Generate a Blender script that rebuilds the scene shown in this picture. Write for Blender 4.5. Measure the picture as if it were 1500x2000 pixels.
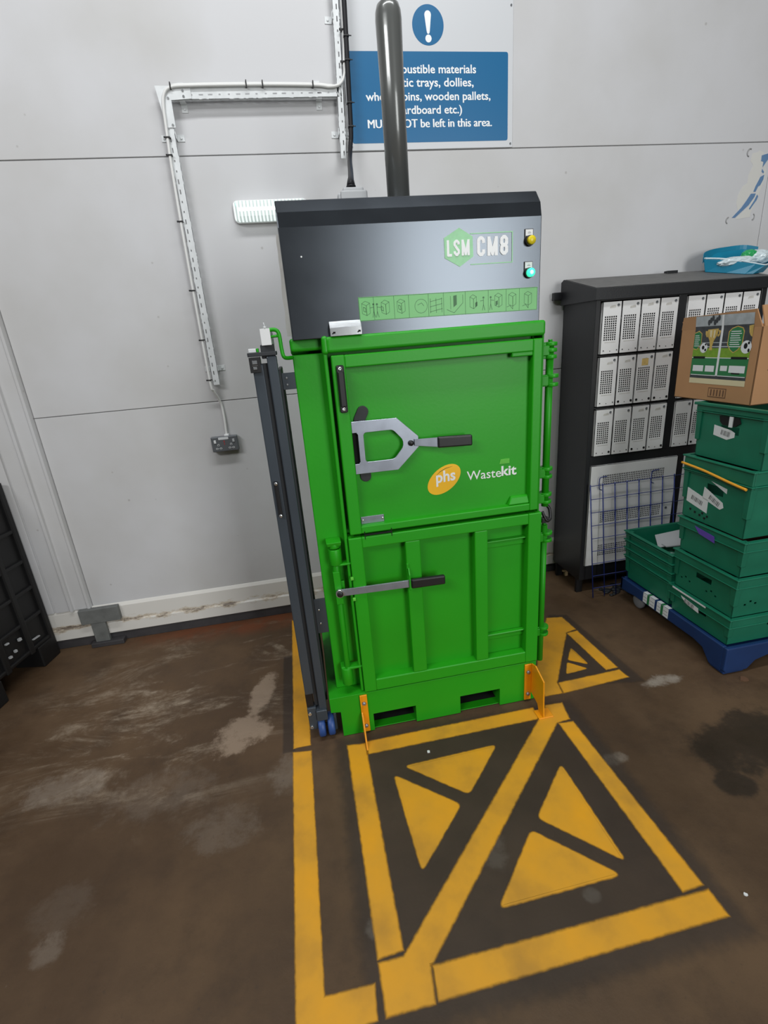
import bpy, bmesh, math, random
from mathutils import Vector, Matrix
random.seed(7)
S = bpy.context.scene
COL = S.collection
for o in list(bpy.data.objects):
    bpy.data.objects.remove(o)

# ------------------------------------------------------------------ camera, world, lights, exposure
cam_d = bpy.data.cameras.new('camera')
cam_d.sensor_fit = 'HORIZONTAL'
cam_d.sensor_width = 36.0
cam_d.lens = 36.0 * 945.0 / 1500.0
cam_d.clip_start = 0.02
cam = bpy.data.objects.new('camera', cam_d)
COL.objects.link(cam)
cam.matrix_world = Matrix(((0.9808995, 0.1311126, -0.1436859, 0.0),
                           (-0.1785241, 0.3135117, -0.9326519, 0.0),
                           (-0.0772352, 0.9404892, 0.3309303, 1.638),
                           (0, 0, 0, 1)))
S.camera = cam

world = bpy.data.worlds.new('world')
S.world = world
world.use_nodes = True
bg = world.node_tree.nodes['Background']
bg.inputs['Color'].default_value = (0.92, 0.96, 1.0, 1)
bg.inputs['Strength'].default_value = 0.07

def area(name, loc, target, sx, sy, power, color=(1, 1, 1), spread=180):
    l = bpy.data.lights.new(name, 'AREA')
    l.shape = 'RECTANGLE'; l.size = sx; l.size_y = sy
    l.energy = power; l.color = color
    l.spread = math.radians(spread)
    o = bpy.data.objects.new(name, l)
    COL.objects.link(o)
    o.location = loc
    d = Vector(target) - Vector(loc)
    o.rotation_euler = d.to_track_quat('-Z', 'Y').to_euler()
    return o

area('ceiling_tube_light', (0.3, 1.0, 4.9), (0.3, 1.6, 0), 3.2, 0.35, 62, (0.97, 0.99, 1.0))
area('ceiling_tube_light_left', (-3.4, -2.4, 5.0), (0.0, 1.2, 0.6), 3.0, 0.45, 105, (0.98, 0.99, 1.0))
area('loading_doorway_light', (3.4, -6.5, 2.6), (1.0, 2.0, 1.5), 2.6, 4.2, 235, (0.98, 1.0, 0.99))
S.view_settings.view_transform = 'Standard'
S.view_settings.look = 'None'
S.view_settings.gamma = 1.0
S.view_settings.use_curve_mapping = False
S.view_settings.exposure = 0.45

# ------------------------------------------------------------------ materials
def srgb(r, g, b):
    def f(c):
        c /= 255.0
        return c / 12.92 if c <= 0.04045 else ((c + 0.055) / 1.055) ** 2.4
    return (f(r), f(g), f(b), 1.0)

def mat(name, col, rough=0.5, metal=0.0, noise=0.0, nscale=8.0, bump=0.0, bscale=60.0, col2=None, spec=0.5, coat=0.0, rvar=0.0):
    m = bpy.data.materials.new(name)
    m.use_nodes = True
    nt = m.node_tree
    b = nt.nodes['Principled BSDF']
    b.inputs['Base Color'].default_value = col
    b.inputs['Roughness'].default_value = rough
    b.inputs['Metallic'].default_value = metal
    b.inputs['Specular IOR Level'].default_value = spec
    if coat:
        b.inputs['Coat Weight'].default_value = coat
    if noise or col2 or rvar:
        tc = nt.nodes.new('ShaderNodeTexCoord')
        n = nt.nodes.new('ShaderNodeTexNoise')
        n.inputs['Scale'].default_value = nscale
        n.inputs['Detail'].default_value = 6
        nt.links.new(tc.outputs['Object'], n.inputs['Vector'])
        r = nt.nodes.new('ShaderNodeValToRGB')
        c2 = col2 or tuple(c * (1 - noise) for c in col[:3]) + (1,)
        r.color_ramp.elements[0].color = c2
        r.color_ramp.elements[1].color = col
        r.color_ramp.elements[0].position = 0.3
        r.color_ramp.elements[1].position = 0.65
        nt.links.new(n.outputs['Fac'], r.inputs['Fac'])
        nt.links.new(r.outputs['Color'], b.inputs['Base Color'])
        if rvar:
            mr = nt.nodes.new('ShaderNodeMapRange')
            mr.inputs['To Min'].default_value = rough - rvar
            mr.inputs['To Max'].default_value = rough + rvar
            nt.links.new(n.outputs['Fac'], mr.inputs['Value'])
            nt.links.new(mr.outputs['Result'], b.inputs['Roughness'])
    if bump:
        tc2 = nt.nodes.new('ShaderNodeTexCoord')
        n2 = nt.nodes.new('ShaderNodeTexNoise')
        n2.inputs['Scale'].default_value = bscale
        n2.inputs['Detail'].default_value = 4
        nt.links.new(tc2.outputs['Object'], n2.inputs['Vector'])
        bp = nt.nodes.new('ShaderNodeBump')
        bp.inputs['Strength'].default_value = bump
        bp.inputs['Distance'].default_value = 0.004
        nt.links.new(n2.outputs['Fac'], bp.inputs['Height'])
        nt.links.new(bp.outputs['Normal'], b.inputs['Normal'])
    return m

def emis(name, col, strength, base=None):
    m = mat(name, base or col, 0.25)
    b = m.node_tree.nodes['Principled BSDF']
    b.inputs['Emission Color'].default_value = col
    b.inputs['Emission Strength'].default_value = strength
    return m

M = {}
M['green'] = mat('green_paint', srgb(36, 158, 22), 0.42, noise=0.08, nscale=3, bump=0.05, bscale=90, rvar=0.06, spec=0.36)
M['green_light'] = mat('pale_green_tag', srgb(95, 190, 60), 0.5)
M['hood'] = mat('dark_steel', srgb(82, 87, 93), 0.25, 0.88, noise=0.12, nscale=5, rvar=0.04)
M['ram'] = mat('grey_gloss_paint', srgb(98, 100, 98), 0.24, 0.2, coat=0.3)
M['black'] = mat('black_plastic', srgb(26, 26, 28), 0.42, noise=0.2, nscale=12)
M['rubber'] = mat('black_rubber', srgb(48, 50, 52), 0.7)
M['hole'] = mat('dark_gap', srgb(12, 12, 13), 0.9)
M['steel'] = mat('bare_steel', srgb(165, 172, 185), 0.36, 0.7, noise=0.18, nscale=14, rvar=0.08)
M['galv'] = mat('galvanised_steel', srgb(218, 221, 222), 0.42, 0.12, noise=0.10, nscale=25, rvar=0.08)
M['chrome'] = mat('bright_metal', srgb(225, 228, 230), 0.18, 0.9)
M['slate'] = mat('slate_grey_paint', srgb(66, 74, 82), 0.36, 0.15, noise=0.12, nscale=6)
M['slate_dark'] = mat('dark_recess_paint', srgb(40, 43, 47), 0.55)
M['blue_wheel'] = mat('blue_polyurethane', srgb(46, 78, 140), 0.45)
M['orange'] = mat('orange_yellow_paint', srgb(242, 158, 14), 0.42, noise=0.12, nscale=9)
M['white'] = mat('white_plastic', srgb(228, 230, 230), 0.4)
M['white_dirty'] = mat('white_door_paint', srgb(228, 228, 228), 0.5, noise=0.07, nscale=7)
M['grey_plastic'] = mat('mid_grey_plastic', srgb(178, 180, 182), 0.5)
M['socket'] = mat('grey_metalclad', srgb(104, 108, 112), 0.4, 0.3)
M['sign_white'] = mat('sign_white', srgb(203, 205, 208), 0.35)
M['sign_blue'] = mat('sign_blue', srgb(6, 98, 146), 0.35)
M['letter_white'] = mat('lettering_white', srgb(238, 240, 240), 0.4)
M['logo_green'] = mat('pale_logo_green', srgb(150, 215, 160), 0.4, noise=0.12, nscale=40)
M['sticker_green'] = mat('sticker_green', srgb(112, 190, 112), 0.4)
M['sticker_line'] = mat('sticker_line_green', srgb(58, 112, 66), 0.5)
M['logo_yellow'] = mat('logo_yellow', srgb(248, 190, 20), 0.35)
M['logo_dark'] = mat('logo_brown', srgb(120, 100, 10), 0.5)
M['amber'] = mat('yellow_button', srgb(225, 205, 40), 0.3)
M['green_lamp'] = emis('green_lit_lamp', (0.05, 0.9, 0.45, 1), 0.9)
M['green_core'] = emis('green_lit_core', (0.35, 1.0, 0.75, 1), 1.2)
M['cable_white'] = mat('white_cable_sheath', srgb(222, 222, 220), 0.45)
M['cable_black'] = mat('black_cable_sheath', srgb(22, 22, 26), 0.5, spec=0.3)
M['locker'] = mat('locker_black', srgb(27, 28, 31), 0.42, 0.1, noise=0.15, nscale=10, bump=0.08, bscale=150)
M['locker_roof'] = mat('locker_roof_dusty', srgb(100, 99, 97), 0.6, noise=0.2, nscale=20)
M['residue'] = mat('label_residue', srgb(202, 200, 194), 0.6, noise=0.2, nscale=50)
M['residue_y'] = mat('yellow_label', srgb(222, 192, 120), 0.6, noise=0.2, nscale=70)
M['crate'] = mat('green_crate_plastic', srgb(16, 112, 84), 0.5, noise=0.22, nscale=7, rvar=0.1)
M['crate_dark'] = mat('dark_green_plastic', srgb(12, 84, 62), 0.55, noise=0.2, nscale=7)  # darker green for the scraps in the nested crate
M['dolly'] = mat('navy_blue_plastic', srgb(18, 52, 102), 0.5, noise=0.2, nscale=9)
M['wheel_grey'] = mat('grey_rubber_wheel', srgb(130, 130, 134), 0.6)
M['card'] = mat('brown_cardboard', srgb(176, 132, 92), 0.8, noise=0.08, nscale=6)
M['card_dark'] = mat('cardboard_print_brown', srgb(104, 74, 52), 0.8)
M['paper'] = mat('white_paper_label', srgb(218, 220, 222), 0.6)
M['barcode'] = mat('barcode_grey', srgb(130, 130, 132), 0.7)
M['purple'] = mat('purple_label', srgb(98, 70, 170), 0.5)
M['yellow_strap'] = mat('orange_strap', srgb(226, 158, 38), 0.5)
M['mesh_blue'] = mat('blue_coated_wire', srgb(30, 48, 120), 0.4)
M['teal'] = mat('teal_plastic', srgb(6, 122, 154), 0.42, noise=0.12, nscale=8)
M['film'] = mat('clear_film', srgb(205, 218, 222), 0.2, bump=0.6, bscale=40)
M['film_green'] = mat('green_film', srgb(40, 160, 90), 0.3)
M['bin'] = mat('black_bulk_plastic', srgb(22, 22, 23), 0.5, noise=0.25, nscale=6, bump=0.1, bscale=40)
M['grey_bracket'] = mat('grey_worn_paint', srgb(112, 114, 112), 0.55, noise=0.3, nscale=18)
M['print_grass'] = mat('print_grass', srgb(120, 160, 40), 0.5, noise=0.2, nscale=60)
M['print_dark'] = mat('print_stand_dark', srgb(62, 66, 70), 0.5, noise=0.4, nscale=40)
M['print_sky'] = mat('print_sky_grey', srgb(176, 182, 186), 0.5, noise=0.25, nscale=30)
M['print_green'] = mat('print_green', srgb(36, 116, 66), 0.5)
M['print_gold'] = mat('print_gold', srgb(205, 172, 90), 0.45, noise=0.3, nscale=50)
M['print_cream'] = mat('print_cream', srgb(208, 196, 160), 0.6)
M['offwhite'] = mat('pale_ragged_edge', srgb(222, 220, 214), 0.8, noise=0.1, nscale=30)
M['sticker_blue'] = mat('faded_blue_vinyl', srgb(96, 130, 168), 0.5, noise=0.1, nscale=30)
M['vinyl_edge'] = mat('vinyl_backing', srgb(206, 205, 200), 0.5)
M['curl_grey'] = mat('old_glue_grey', srgb(150, 150, 150), 0.6)  # grey of the curls round the torn sticker
M['wood'] = mat('raw_timber', srgb(196, 168, 128), 0.7)
M['red'] = mat('red_mark', srgb(170, 60, 60), 0.5)

def wall_material():
    m = mat('white_wall_panel', srgb(196, 196, 197), 0.5)
    nt = m.node_tree; b = nt.nodes['Principled BSDF']
    tc = nt.nodes.new('ShaderNodeTexCoord')
    n = nt.nodes.new('ShaderNodeTexNoise'); n.inputs['Scale'].default_value = 1.6; n.inputs['Detail'].default_value = 5
    nt.links.new(tc.outputs['Object'], n.inputs['Vector'])
    r = nt.nodes.new('ShaderNodeValToRGB')
    r.color_ramp.elements[0].color = srgb(188, 187, 186); r.color_ramp.elements[0].position = 0.3
    r.color_ramp.elements[1].color = srgb(199, 199, 201); r.color_ramp.elements[1].position = 0.6
    nt.links.new(n.outputs['Fac'], r.inputs['Fac'])
    # sparse small scuffs
    v = nt.nodes.new('ShaderNodeTexVoronoi'); v.inputs['Scale'].default_value = 5.5
    nt.links.new(tc.outputs['Object'], v.inputs['Vector'])
    mr = nt.nodes.new('ShaderNodeMapRange')
    mr.inputs['From Min'].default_value = 0.025; mr.inputs['From Max'].default_value = 0.045
    mr.inputs['To Min'].default_value = 0.35; mr.inputs['To Max'].default_value = 0.0
    nt.links.new(v.outputs['Distance'], mr.inputs['Value'])
    mx = nt.nodes.new('ShaderNodeMixRGB'); mx.inputs['Color2'].default_value = srgb(120, 112, 105)
    nt.links.new(mr.outputs['Result'], mx.inputs['Fac'])
    nt.links.new(r.outputs['Color'], mx.inputs['Color1'])
    nt.links.new(mx.outputs['Color'], b.inputs['Base Color'])
    return m
M['wall'] = wall_material()
M['joint'] = mat('panel_joint_filler', srgb(140, 140, 140), 0.7)

def kerb_material():
    m = mat('white_kerb_paint', srgb(216, 212, 204), 0.55)
    nt = m.node_tree; b = nt.nodes['Principled BSDF']
    tc = nt.nodes.new('ShaderNodeTexCoord')
    mp = nt.nodes.new('ShaderNodeMapping'); mp.inputs['Scale'].default_value = (5, 5, 14)
    nt.links.new(tc.outputs['Object'], mp.inputs['Vector'])
    n = nt.nodes.new('ShaderNodeTexNoise'); n.inputs['Scale'].default_value = 2.2; n.inputs['Detail'].default_value = 9; n.inputs['Roughness'].default_value = 0.7
    nt.links.new(mp.outputs['Vector'], n.inputs['Vector'])
    sx = nt.nodes.new('ShaderNodeSeparateXYZ'); nt.links.new(tc.outputs['Object'], sx.inputs[0])
    d = nt.nodes.new('ShaderNodeMath'); d.operation = 'SUBTRACT'; d.inputs[1].default_value = 0.138
    nt.links.new(sx.outputs['Z'], d.inputs[0])
    ab = nt.nodes.new('ShaderNodeMath'); ab.operation = 'ABSOLUTE'; nt.links.new(d.outputs[0], ab.inputs[0])
    mr = nt.nodes.new('ShaderNodeMapRange'); mr.inputs['From Min'].default_value = 0.0; mr.inputs['From Max'].default_value = 0.05
    mr.inputs['To Min'].default_value = 0.22; mr.inputs['To Max'].default_value = -0.12
    nt.links.new(ab.outputs[0], mr.inputs['Value'])
    ad = nt.nodes.new('ShaderNodeMath'); ad.operation = 'ADD'
    nt.links.new(mr.outputs['Result'], ad.inputs[0]); nt.links.new(n.outputs['Fac'], ad.inputs[1])
    r = nt.nodes.new('ShaderNodeValToRGB')
    r.color_ramp.elements[0].position = 0.60; r.color_ramp.elements[0].color = srgb(214, 211, 205)
    r.color_ramp.elements[1].position = 0.80; r.color_ramp.elements[1].color = srgb(112, 100, 88)
    e = r.color_ramp.elements.new(0.70); e.color = srgb(194, 182, 164)
    nt.links.new(ad.outputs[0], r.inputs['Fac'])
    nt.links.new(r.outputs['Color'], b.inputs['Base Color'])
    return m
M['kerb'] = kerb_material()
M['kerb_dark'] = mat('dark_kerb_sealant', srgb(62, 60, 62), 0.6, noise=0.3, nscale=14)

def floor_material():
    m = bpy.data.materials.new('worn_brown_concrete'); m.use_nodes = True
    nt = m.node_tree; L = nt.links; b = nt.nodes['Principled BSDF']
    tc = nt.nodes.new('ShaderNodeTexCoord'); O = tc.outputs['Object']
    def noise(scale, detail=7, rough=0.6, stretch=None, rot=0, dist=0.0):
        n = nt.nodes.new('ShaderNodeTexNoise'); n.inputs['Scale'].default_value = scale
        n.inputs['Detail'].default_value = detail; n.inputs['Roughness'].default_value = rough; n.inputs['Distortion'].default_value = dist
        if stretch:
            mp = nt.nodes.new('ShaderNodeMapping'); mp.inputs['Scale'].default_value = stretch; mp.inputs['Rotation'].default_value = (0, 0, rot)
            L.new(O, mp.inputs['Vector']); L.new(mp.outputs['Vector'], n.inputs['Vector'])
        else:
            L.new(O, n.inputs['Vector'])
        return n.outputs['Fac']
    def ramp(f, p0, p1, a=0.0, c=1.0):
        r = nt.nodes.new('ShaderNodeMapRange'); r.interpolation_type = 'SMOOTHSTEP'
        r.inputs['From Min'].default_value = p0; r.inputs['From Max'].default_value = p1
        r.inputs['To Min'].default_value = a; r.inputs['To Max'].default_value = c
        L.new(f, r.inputs['Value']); return r.outputs['Result']
    def math2(op, a, c):
        n = nt.nodes.new('ShaderNodeMath'); n.operation = op
        for i, v in enumerate((a, c)):
            if isinstance(v, (int, float)): n.inputs[i].default_value = v
            else: L.new(v, n.inputs[i])
        return n.outputs[0]
    def mix(f, c1, c2):
        n = nt.nodes.new('ShaderNodeMixRGB')
        L.new(f, n.inputs['Fac'])
        for k, c in (('Color1', c1), ('Color2', c2)):
            if isinstance(c, tuple): n.inputs[k].default_value = c
            else: L.new(c, n.inputs[k])
        return n.outputs['Color']
    def spot(cx, cy, rx, ry, rot=0.0):   # soft mask round a place on the floor
        mp = nt.nodes.new('ShaderNodeMapping'); mp.vector_type = 'TEXTURE'
        mp.inputs['Location'].default_value = (cx, cy, 0); mp.inputs['Rotation'].default_value = (0, 0, rot); mp.inputs['Scale'].default_value = (rx, ry, 1)
        L.new(O, mp.inputs['Vector'])
        v = nt.nodes.new('ShaderNodeVectorMath'); v.operation = 'LENGTH'; L.new(mp.outputs['Vector'], v.inputs[0])
        return ramp(v.outputs['Value'], 0.25, 1.0, 1.0, 0.0)
    base = mix(ramp(noise(1.1, 8, 0.62), 0.35, 0.68), srgb(76, 57, 39), srgb(101, 79, 57))
    base = mix(ramp(noise(4.0, 10, 0.7), 0.45, 0.72, 0, 0.55), base, srgb(62, 47, 34))
    # pale scraped streaks, denser towards the wall on the left
    streak = ramp(noise(2.6, 10, 0.74, (0.6, 1.7, 1), 0.35, 0.9), 0.47, 0.66)
    region = math2('MAXIMUM', spot(-0.75, 2.15, 1.15, 0.85, 0.25), spot(-0.35, 2.55, 0.75, 0.40))
    fine = ramp(noise(11, 10, 0.75), 0.30, 0.66)
    base = mix(math2('MULTIPLY', math2('MULTIPLY', streak, region), math2('MULTIPLY', fine, 0.95)), base, srgb(164, 148, 128))
    # scraped pale patch beside the yellow line
    patch = math2('MAXIMUM', spot(-0.37, 2.12, 0.10, 0.26, -0.25), spot(-0.45, 1.86, 0.22, 0.17, 0.5))
    pm = ramp(math2('ADD', math2('MULTIPLY', patch, 0.60), math2('MULTIPLY', noise(9, 10, 0.75), 1.5)), 0.98, 1.30)
    base = mix(math2('MULTIPLY', pm, 0.75), base, srgb(158, 138, 118))
    # rusty brown band along the kerb on the left
    band = spot(-0.55, 2.83, 0.9, 0.17)
    base = mix(math2('MULTIPLY', band, ramp(noise(6, 6), 0.3, 0.6, 0.2, 0.85)), base, srgb(112, 62, 36))
    # dark damp patch right of the marked square
    damp = math2('MAXIMUM', spot(1.62, 1.30, 0.42, 0.24, 0.35), spot(1.40, 1.12, 0.12, 0.10))
    dm = ramp(math2('ADD', math2('MULTIPLY', damp, 0.55), math2('MULTIPLY', noise(4, 9, 0.7), 1.3)), 0.86, 1.12)
    base = mix(math2('MULTIPLY', dm, 0.75), base, srgb(40, 33, 28))
    # pale powdery blots
    for (x, y, rx, ry, s) in ((1.55, 1.68, 0.17, 0.07, 0.8), (0.06, 1.30, 0.05, 0.10, 0.5), (0.02, 0.96, 0.05, 0.06, 0.6), (0.44, 1.10, 0.10, 0.12, 0.4), (0.68, 0.90, 0.05, 0.04, 0.5), (-0.95, 1.12, 0.09, 0.08, 0.22), (-0.96, 1.24, 0.18, 0.16, 0.09), (-1.15, 1.75, 0.3, 0.16, 0.3), (-0.75, 1.62, 0.4, 0.2, 0.14), (-0.24, 1.60, 0.14, 0.18, 0.22), (-0.48, 1.40, 0.24, 0.16, 0.16), (1.9, 2.55, 0.3, 0.12, 0.3), (1.05, 1.33, 0.10, 0.05, 0.4)):
        k = ramp(math2('ADD', math2('MULTIPLY', spot(x, y, rx, ry), 0.60), math2('MULTIPLY', noise(13, 9, 0.75), 1.4)), 0.95, 1.40)
        base = mix(math2('MULTIPLY', k, s), base, srgb(158, 148, 136))
    speck = ramp(noise(60, 3, 0.6), 0.62, 0.75, 0, 0.35)
    base = mix(speck, base, srgb(60, 50, 42))
    L.new(base, b.inputs['Base Color'])
    rr = ramp(noise(2.2, 6), 0.3, 0.7, 0.52, 0.8)
    L.new(math2('SUBTRACT', rr, math2('MULTIPLY', dm, 0.2)), b.inputs['Roughness'])
    b.inputs['Specular IOR Level'].default_value = 0.35
    bp = nt.nodes.new('ShaderNodeBump'); bp.inputs['Strength'].default_value = 0.25; bp.inputs['Distance'].default_value = 0.006
    L.new(noise(22, 8, 0.7), bp.inputs['Height']); L.new(bp.outputs['Normal'], b.inputs['Normal'])
    return m
M['floor'] = floor_material()

def paint_material(name, c1, c2, c3, strength=1.0):
    """Sprayed floor paint: edge attribute 'fade' (1 inside, 0 at the overspray rim) drives its coverage."""
    m = bpy.data.materials.new(name); m.use_nodes = True
    nt = m.node_tree; L = nt.links; b = nt.nodes['Principled BSDF']
    tc = nt.nodes.new('ShaderNodeTexCoord')
    at = nt.nodes.new('ShaderNodeAttribute'); at.attribute_name = 'fade'
    n = nt.nodes.new('ShaderNodeTexNoise'); n.inputs['Scale'].default_value = 5; n.inputs['Detail'].default_value = 6
    L.new(tc.outputs['Object'], n.inputs['Vector'])
    r = nt.nodes.new('ShaderNodeValToRGB')
    r.color_ramp.elements[0].position = 0.32; r.color_ramp.elements[0].color = c2
    r.color_ramp.elements[1].position = 0.72; r.color_ramp.elements[1].color = c3
    e = r.color_ramp.elements.new(0.5); e.color = c1
    L.new(n.outputs['Fac'], r.inputs['Fac'])
    L.new(r.outputs['Color'], b.inputs['Base Color'])
    b.inputs['Roughness'].default_value = 0.6
    n2 = nt.nodes.new('ShaderNodeTexNoise'); n2.inputs['Scale'].default_value = 38; n2.inputs['Detail'].default_value = 6
    L.new(tc.outputs['Object'], n2.inputs['Vector'])
    a = nt.nodes.new('ShaderNodeMath'); a.operation = 'MULTIPLY_ADD'; a.inputs[1].default_value = 0.5; a.inputs[2].default_value = -0.25
    L.new(n2.outputs['Fac'], a.inputs[0])
    s = nt.nodes.new('ShaderNodeMath'); s.operation = 'ADD'
    L.new(at.outputs['Fac'], s.inputs[0]); L.new(a.outputs[0], s.inputs[1])
    mr = nt.nodes.new('ShaderNodeMapRange'); mr.interpolation_type = 'SMOOTHSTEP'
    mr.inputs['From Min'].default_value = 0.12; mr.inputs['From Max'].default_value = 0.85
    mr.inputs['To Max'].default_value = strength
    L.new(s.outputs[0], mr.inputs['Value'])
    L.new(mr.outputs['Result'], b.inputs['Alpha'])
    return m
M['floor_yellow'] = paint_material('floor_marking_yellow', srgb(224, 160, 36), srgb(194, 140, 42), srgb(238, 166, 20), 0.96)
M['floor_dark'] = paint_material('floor_undercoat_dark', srgb(66, 57, 51), srgb(58, 50, 45), srgb(76, 65, 58), 0.45)

def lens_material():
    m = emis('prismatic_lit_lens', (0.86, 1.0, 0.97, 1), 1.0, (0.30, 0.34, 0.33, 1))
    nt = m.node_tree; L = nt.links; b = nt.nodes['Principled BSDF']
    tc = nt.nodes.new('ShaderNodeTexCoord'); sx = nt.nodes.new('ShaderNodeSeparateXYZ'); L.new(tc.outputs['Object'], sx.inputs[0])
    w = nt.nodes.new('ShaderNodeMath'); w.operation = 'MULTIPLY'; w.inputs[1].default_value = 2 * math.pi / 0.0175; L.new(sx.outputs['X'], w.inputs[0])
    s = nt.nodes.new('ShaderNodeMath'); s.operation = 'SINE'; L.new(w.outputs[0], s.inputs[0])
    mr = nt.nodes.new('ShaderNodeMapRange'); mr.inputs['From Min'].default_value = -1; mr.inputs['To Min'].default_value = 0.28; mr.inputs['To Max'].default_value = 0.78
    L.new(s.outputs[0], mr.inputs['Value'])
    L.new(mr.outputs['Result'], b.inputs['Emission Strength'])
    return m
M['lens'] = lens_material()
M['tube'] = emis('lit_tube', (0.92, 1.0, 0.98, 1), 1.6)

# ------------------------------------------------------------------ mesh helpers
class MB:
    def __init__(self):
        self.bm = bmesh.new(); self.mi = 0
    def _faces(self, faces):
        for f in faces: f.material_index = self.mi
    def face(self, pts):
        f = self.bm.faces.new([self.bm.verts.new(p) for p in pts]); f.material_index = self.mi; return f
    def hexa(self, p):          # 8 points: bottom ring 0-3, top ring 4-7
        v = [self.bm.verts.new(q) for q in p]
        fs = [self.bm.faces.new([v[i] for i in ix]) for ix in ((3, 2, 1, 0), (4, 5, 6, 7), (0, 1, 5, 4), (1, 2, 6, 5), (2, 3, 7, 6), (3, 0, 4, 7))]
        self._faces(fs); return self
    def box(self, x0, x1, y0, y1, z0, z1):
        return self.hexa([(x0, y0, z0), (x1, y0, z0), (x1, y1, z0), (x0, y1, z0), (x0, y0, z1), (x1, y0, z1), (x1, y1, z1), (x0, y1, z1)])
    def prism(self, pts, axis, a, b):
        """closed outline in the two other axes (in xyz order), extruded along axis from a to b"""
        def P(u, v, t):
            return (t, u, v) if axis == 'x' else (u, t, v) if axis == 'y' else (u, v, t)
        va = [self.bm.verts.new(P(u, v, a)) for u, v in pts]; vb = [self.bm.verts.new(P(u, v, b)) for u, v in pts]
        n = len(pts)
        fs = [self.bm.faces.new(va), self.bm.faces.new(vb[::-1])]
        for i in range(n):
            j = (i + 1) % n
            fs.append(self.bm.faces.new([va[j], va[i], vb[i], vb[j]]))
        self._faces(fs); return self
    def plate_hole(self, outer, inner, y0, y1):
        """plate in xz with one hole: outer and inner outlines"""
        n, k = len(outer), len(inner)
        ring = {}
        for nm, pts in (('o', outer), ('i', inner)):
            for t in (y0, y1):
                ring[nm, t] = [self.bm.verts.new((u, t, v)) for u, v in pts]
        for nm in 'oi':
            a, b = ring[nm, y0], ring[nm, y1]
            for q in range(len(a)):
                w = (q + 1) % len(a)
                f = self.bm.faces.new([a[q], a[w], b[w], b[q]]); f.material_index = self.mi
        for t in (y0, y1):
            es = []
            for nm in 'oi':
                a = ring[nm, t]
                for q in range(len(a)):
                    e = self.bm.edges.get((a[q], a[(q + 1) % len(a)])) or self.bm.edges.new((a[q], a[(q + 1) % len(a)]))
                    es.append(e)
            r = bmesh.ops.triangle_fill(self.bm, edges=es, use_beauty=True)
            for g in r['geom']:
                if isinstance(g, bmesh.types.BMFace): g.material_index = self.mi
        return self
    def cyl(self, p0, p1, r0, r1=None, n=20, caps=True):
        r1 = r0 if r1 is None else r1
        p0 = Vector(p0); p1 = Vector(p1); d = (p1 - p0).normalized()
        u = d.orthogonal().normalized(); w = d.cross(u)
        a, b = [], []
        for i in range(n):
            t = 2 * math.pi * i / n; k = u * math.cos(t) + w * math.sin(t)
            a.append(self.bm.verts.new(p0 + k * r0)); b.append(self.bm.verts.new(p1 + k * r1))
        fs = []
        for i in range(n):
            j = (i + 1) % n; f = self.bm.faces.new([a[i], a[j], b[j], b[i]]); f.smooth = True; fs.append(f)
        if caps: fs += [self.bm.faces.new(a[::-1]), self.bm.faces.new(b)]
        self._faces(fs); return self
    def lathe(self, c, prof, n=24, axis='z'):
        """profile of (radius, height) turned round the axis through c"""
        rings = []
        for r, h in prof:
            ring = []
            for i in range(n):
                t = 2 * math.pi * i / n
                a, b = r * math.cos(t), r * math.sin(t)
                q = (a, b, h) if axis == 'z' else (a, h, b) if axis == 'y' else (h, a, b)
                ring.append(self.bm.verts.new(Vector(c) + Vector(q)))
            rings.append(ring)
        for A, B in zip(rings, rings[1:]):
            for i in range(n):
                j = (i + 1) % n; f = self.bm.faces.new([A[i], A[j], B[j], B[i]]); f.smooth = True; f.material_index = self.mi
        for R in (rings[0], rings[-1]):
            f = self.bm.faces.new(R); f.material_index = self.mi
        return self
    def tube(self, pts, r, n=8, closed=False):
        P = [Vector(p) for p in pts]; rings = []; up = None; m = len(P)
        for i, p in enumerate(P):
            if closed: d = P[(i + 1) % m] - P[i - 1]
            else: d = P[min(i + 1, m - 1)] - P[max(i - 1, 0)]
            d.normalize()
            if up is None: up = d.orthogonal().normalized()
            up = (up - d * up.dot(d)).normalized(); w = d.cross(up)
            rr = r[i] if isinstance(r, (list, tuple)) else r
            rings.append([self.bm.verts.new(p + (up * math.cos(2 * math.pi * k / n) + w * math.sin(2 * math.pi * k / n)) * rr) for k in range(n)])
        prs = list(zip(rings, rings[1:])) + ([(rings[-1], rings[0])] if closed else [])
        for A, B in prs:
            for k in range(n):
                j = (k + 1) % n; f = self.bm.faces.new([A[k], A[j], B[j], B[k]]); f.smooth = True; f.material_index = self.mi
        if not closed:
            for R in (rings[0][::-1], rings[-1]):
                f = self.bm.faces.new(R); f.material_index = self.mi
        return self
    def sphere(self, c, r, n=12, scale=(1, 1, 1)):
        res = bmesh.ops.create_uvsphere(self.bm, u_segments=n, v_segments=max(6, n // 2), radius=r)
        for v in res['verts']:
            v.co = Vector((v.co.x * scale[0], v.co.y * scale[1], v.co.z * scale[2])) + Vector(c)
        for f in {f for v in res['verts'] for f in v.link_faces}: f.smooth = True; f.material_index = self.mi
        return self
    def holes_panel(self, A, B, C, D, holes, thick=0.0, nrm=None):
        """quad A(0,0) B(1,0) C(1,1) D(0,1) with rectangular holes (u0,u1,v0,v1); thick gives it a back and rims"""
        A, B, C, D = map(Vector, (A, B, C, D))
        us = sorted({0.0, 1.0} | {h[0] for h in holes} | {h[1] for h in holes}); vs = sorted({0.0, 1.0} | {h[2] for h in holes} | {h[3] for h in holes})
        def P(u, v): return (A * (1 - u) + B * u) * (1 - v) + (D * (1 - u) + C * u) * v
        nv = Vector(nrm) if nrm else (B - A).cross(D - A).normalized()
        keep = {}
        hs = set()
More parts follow.
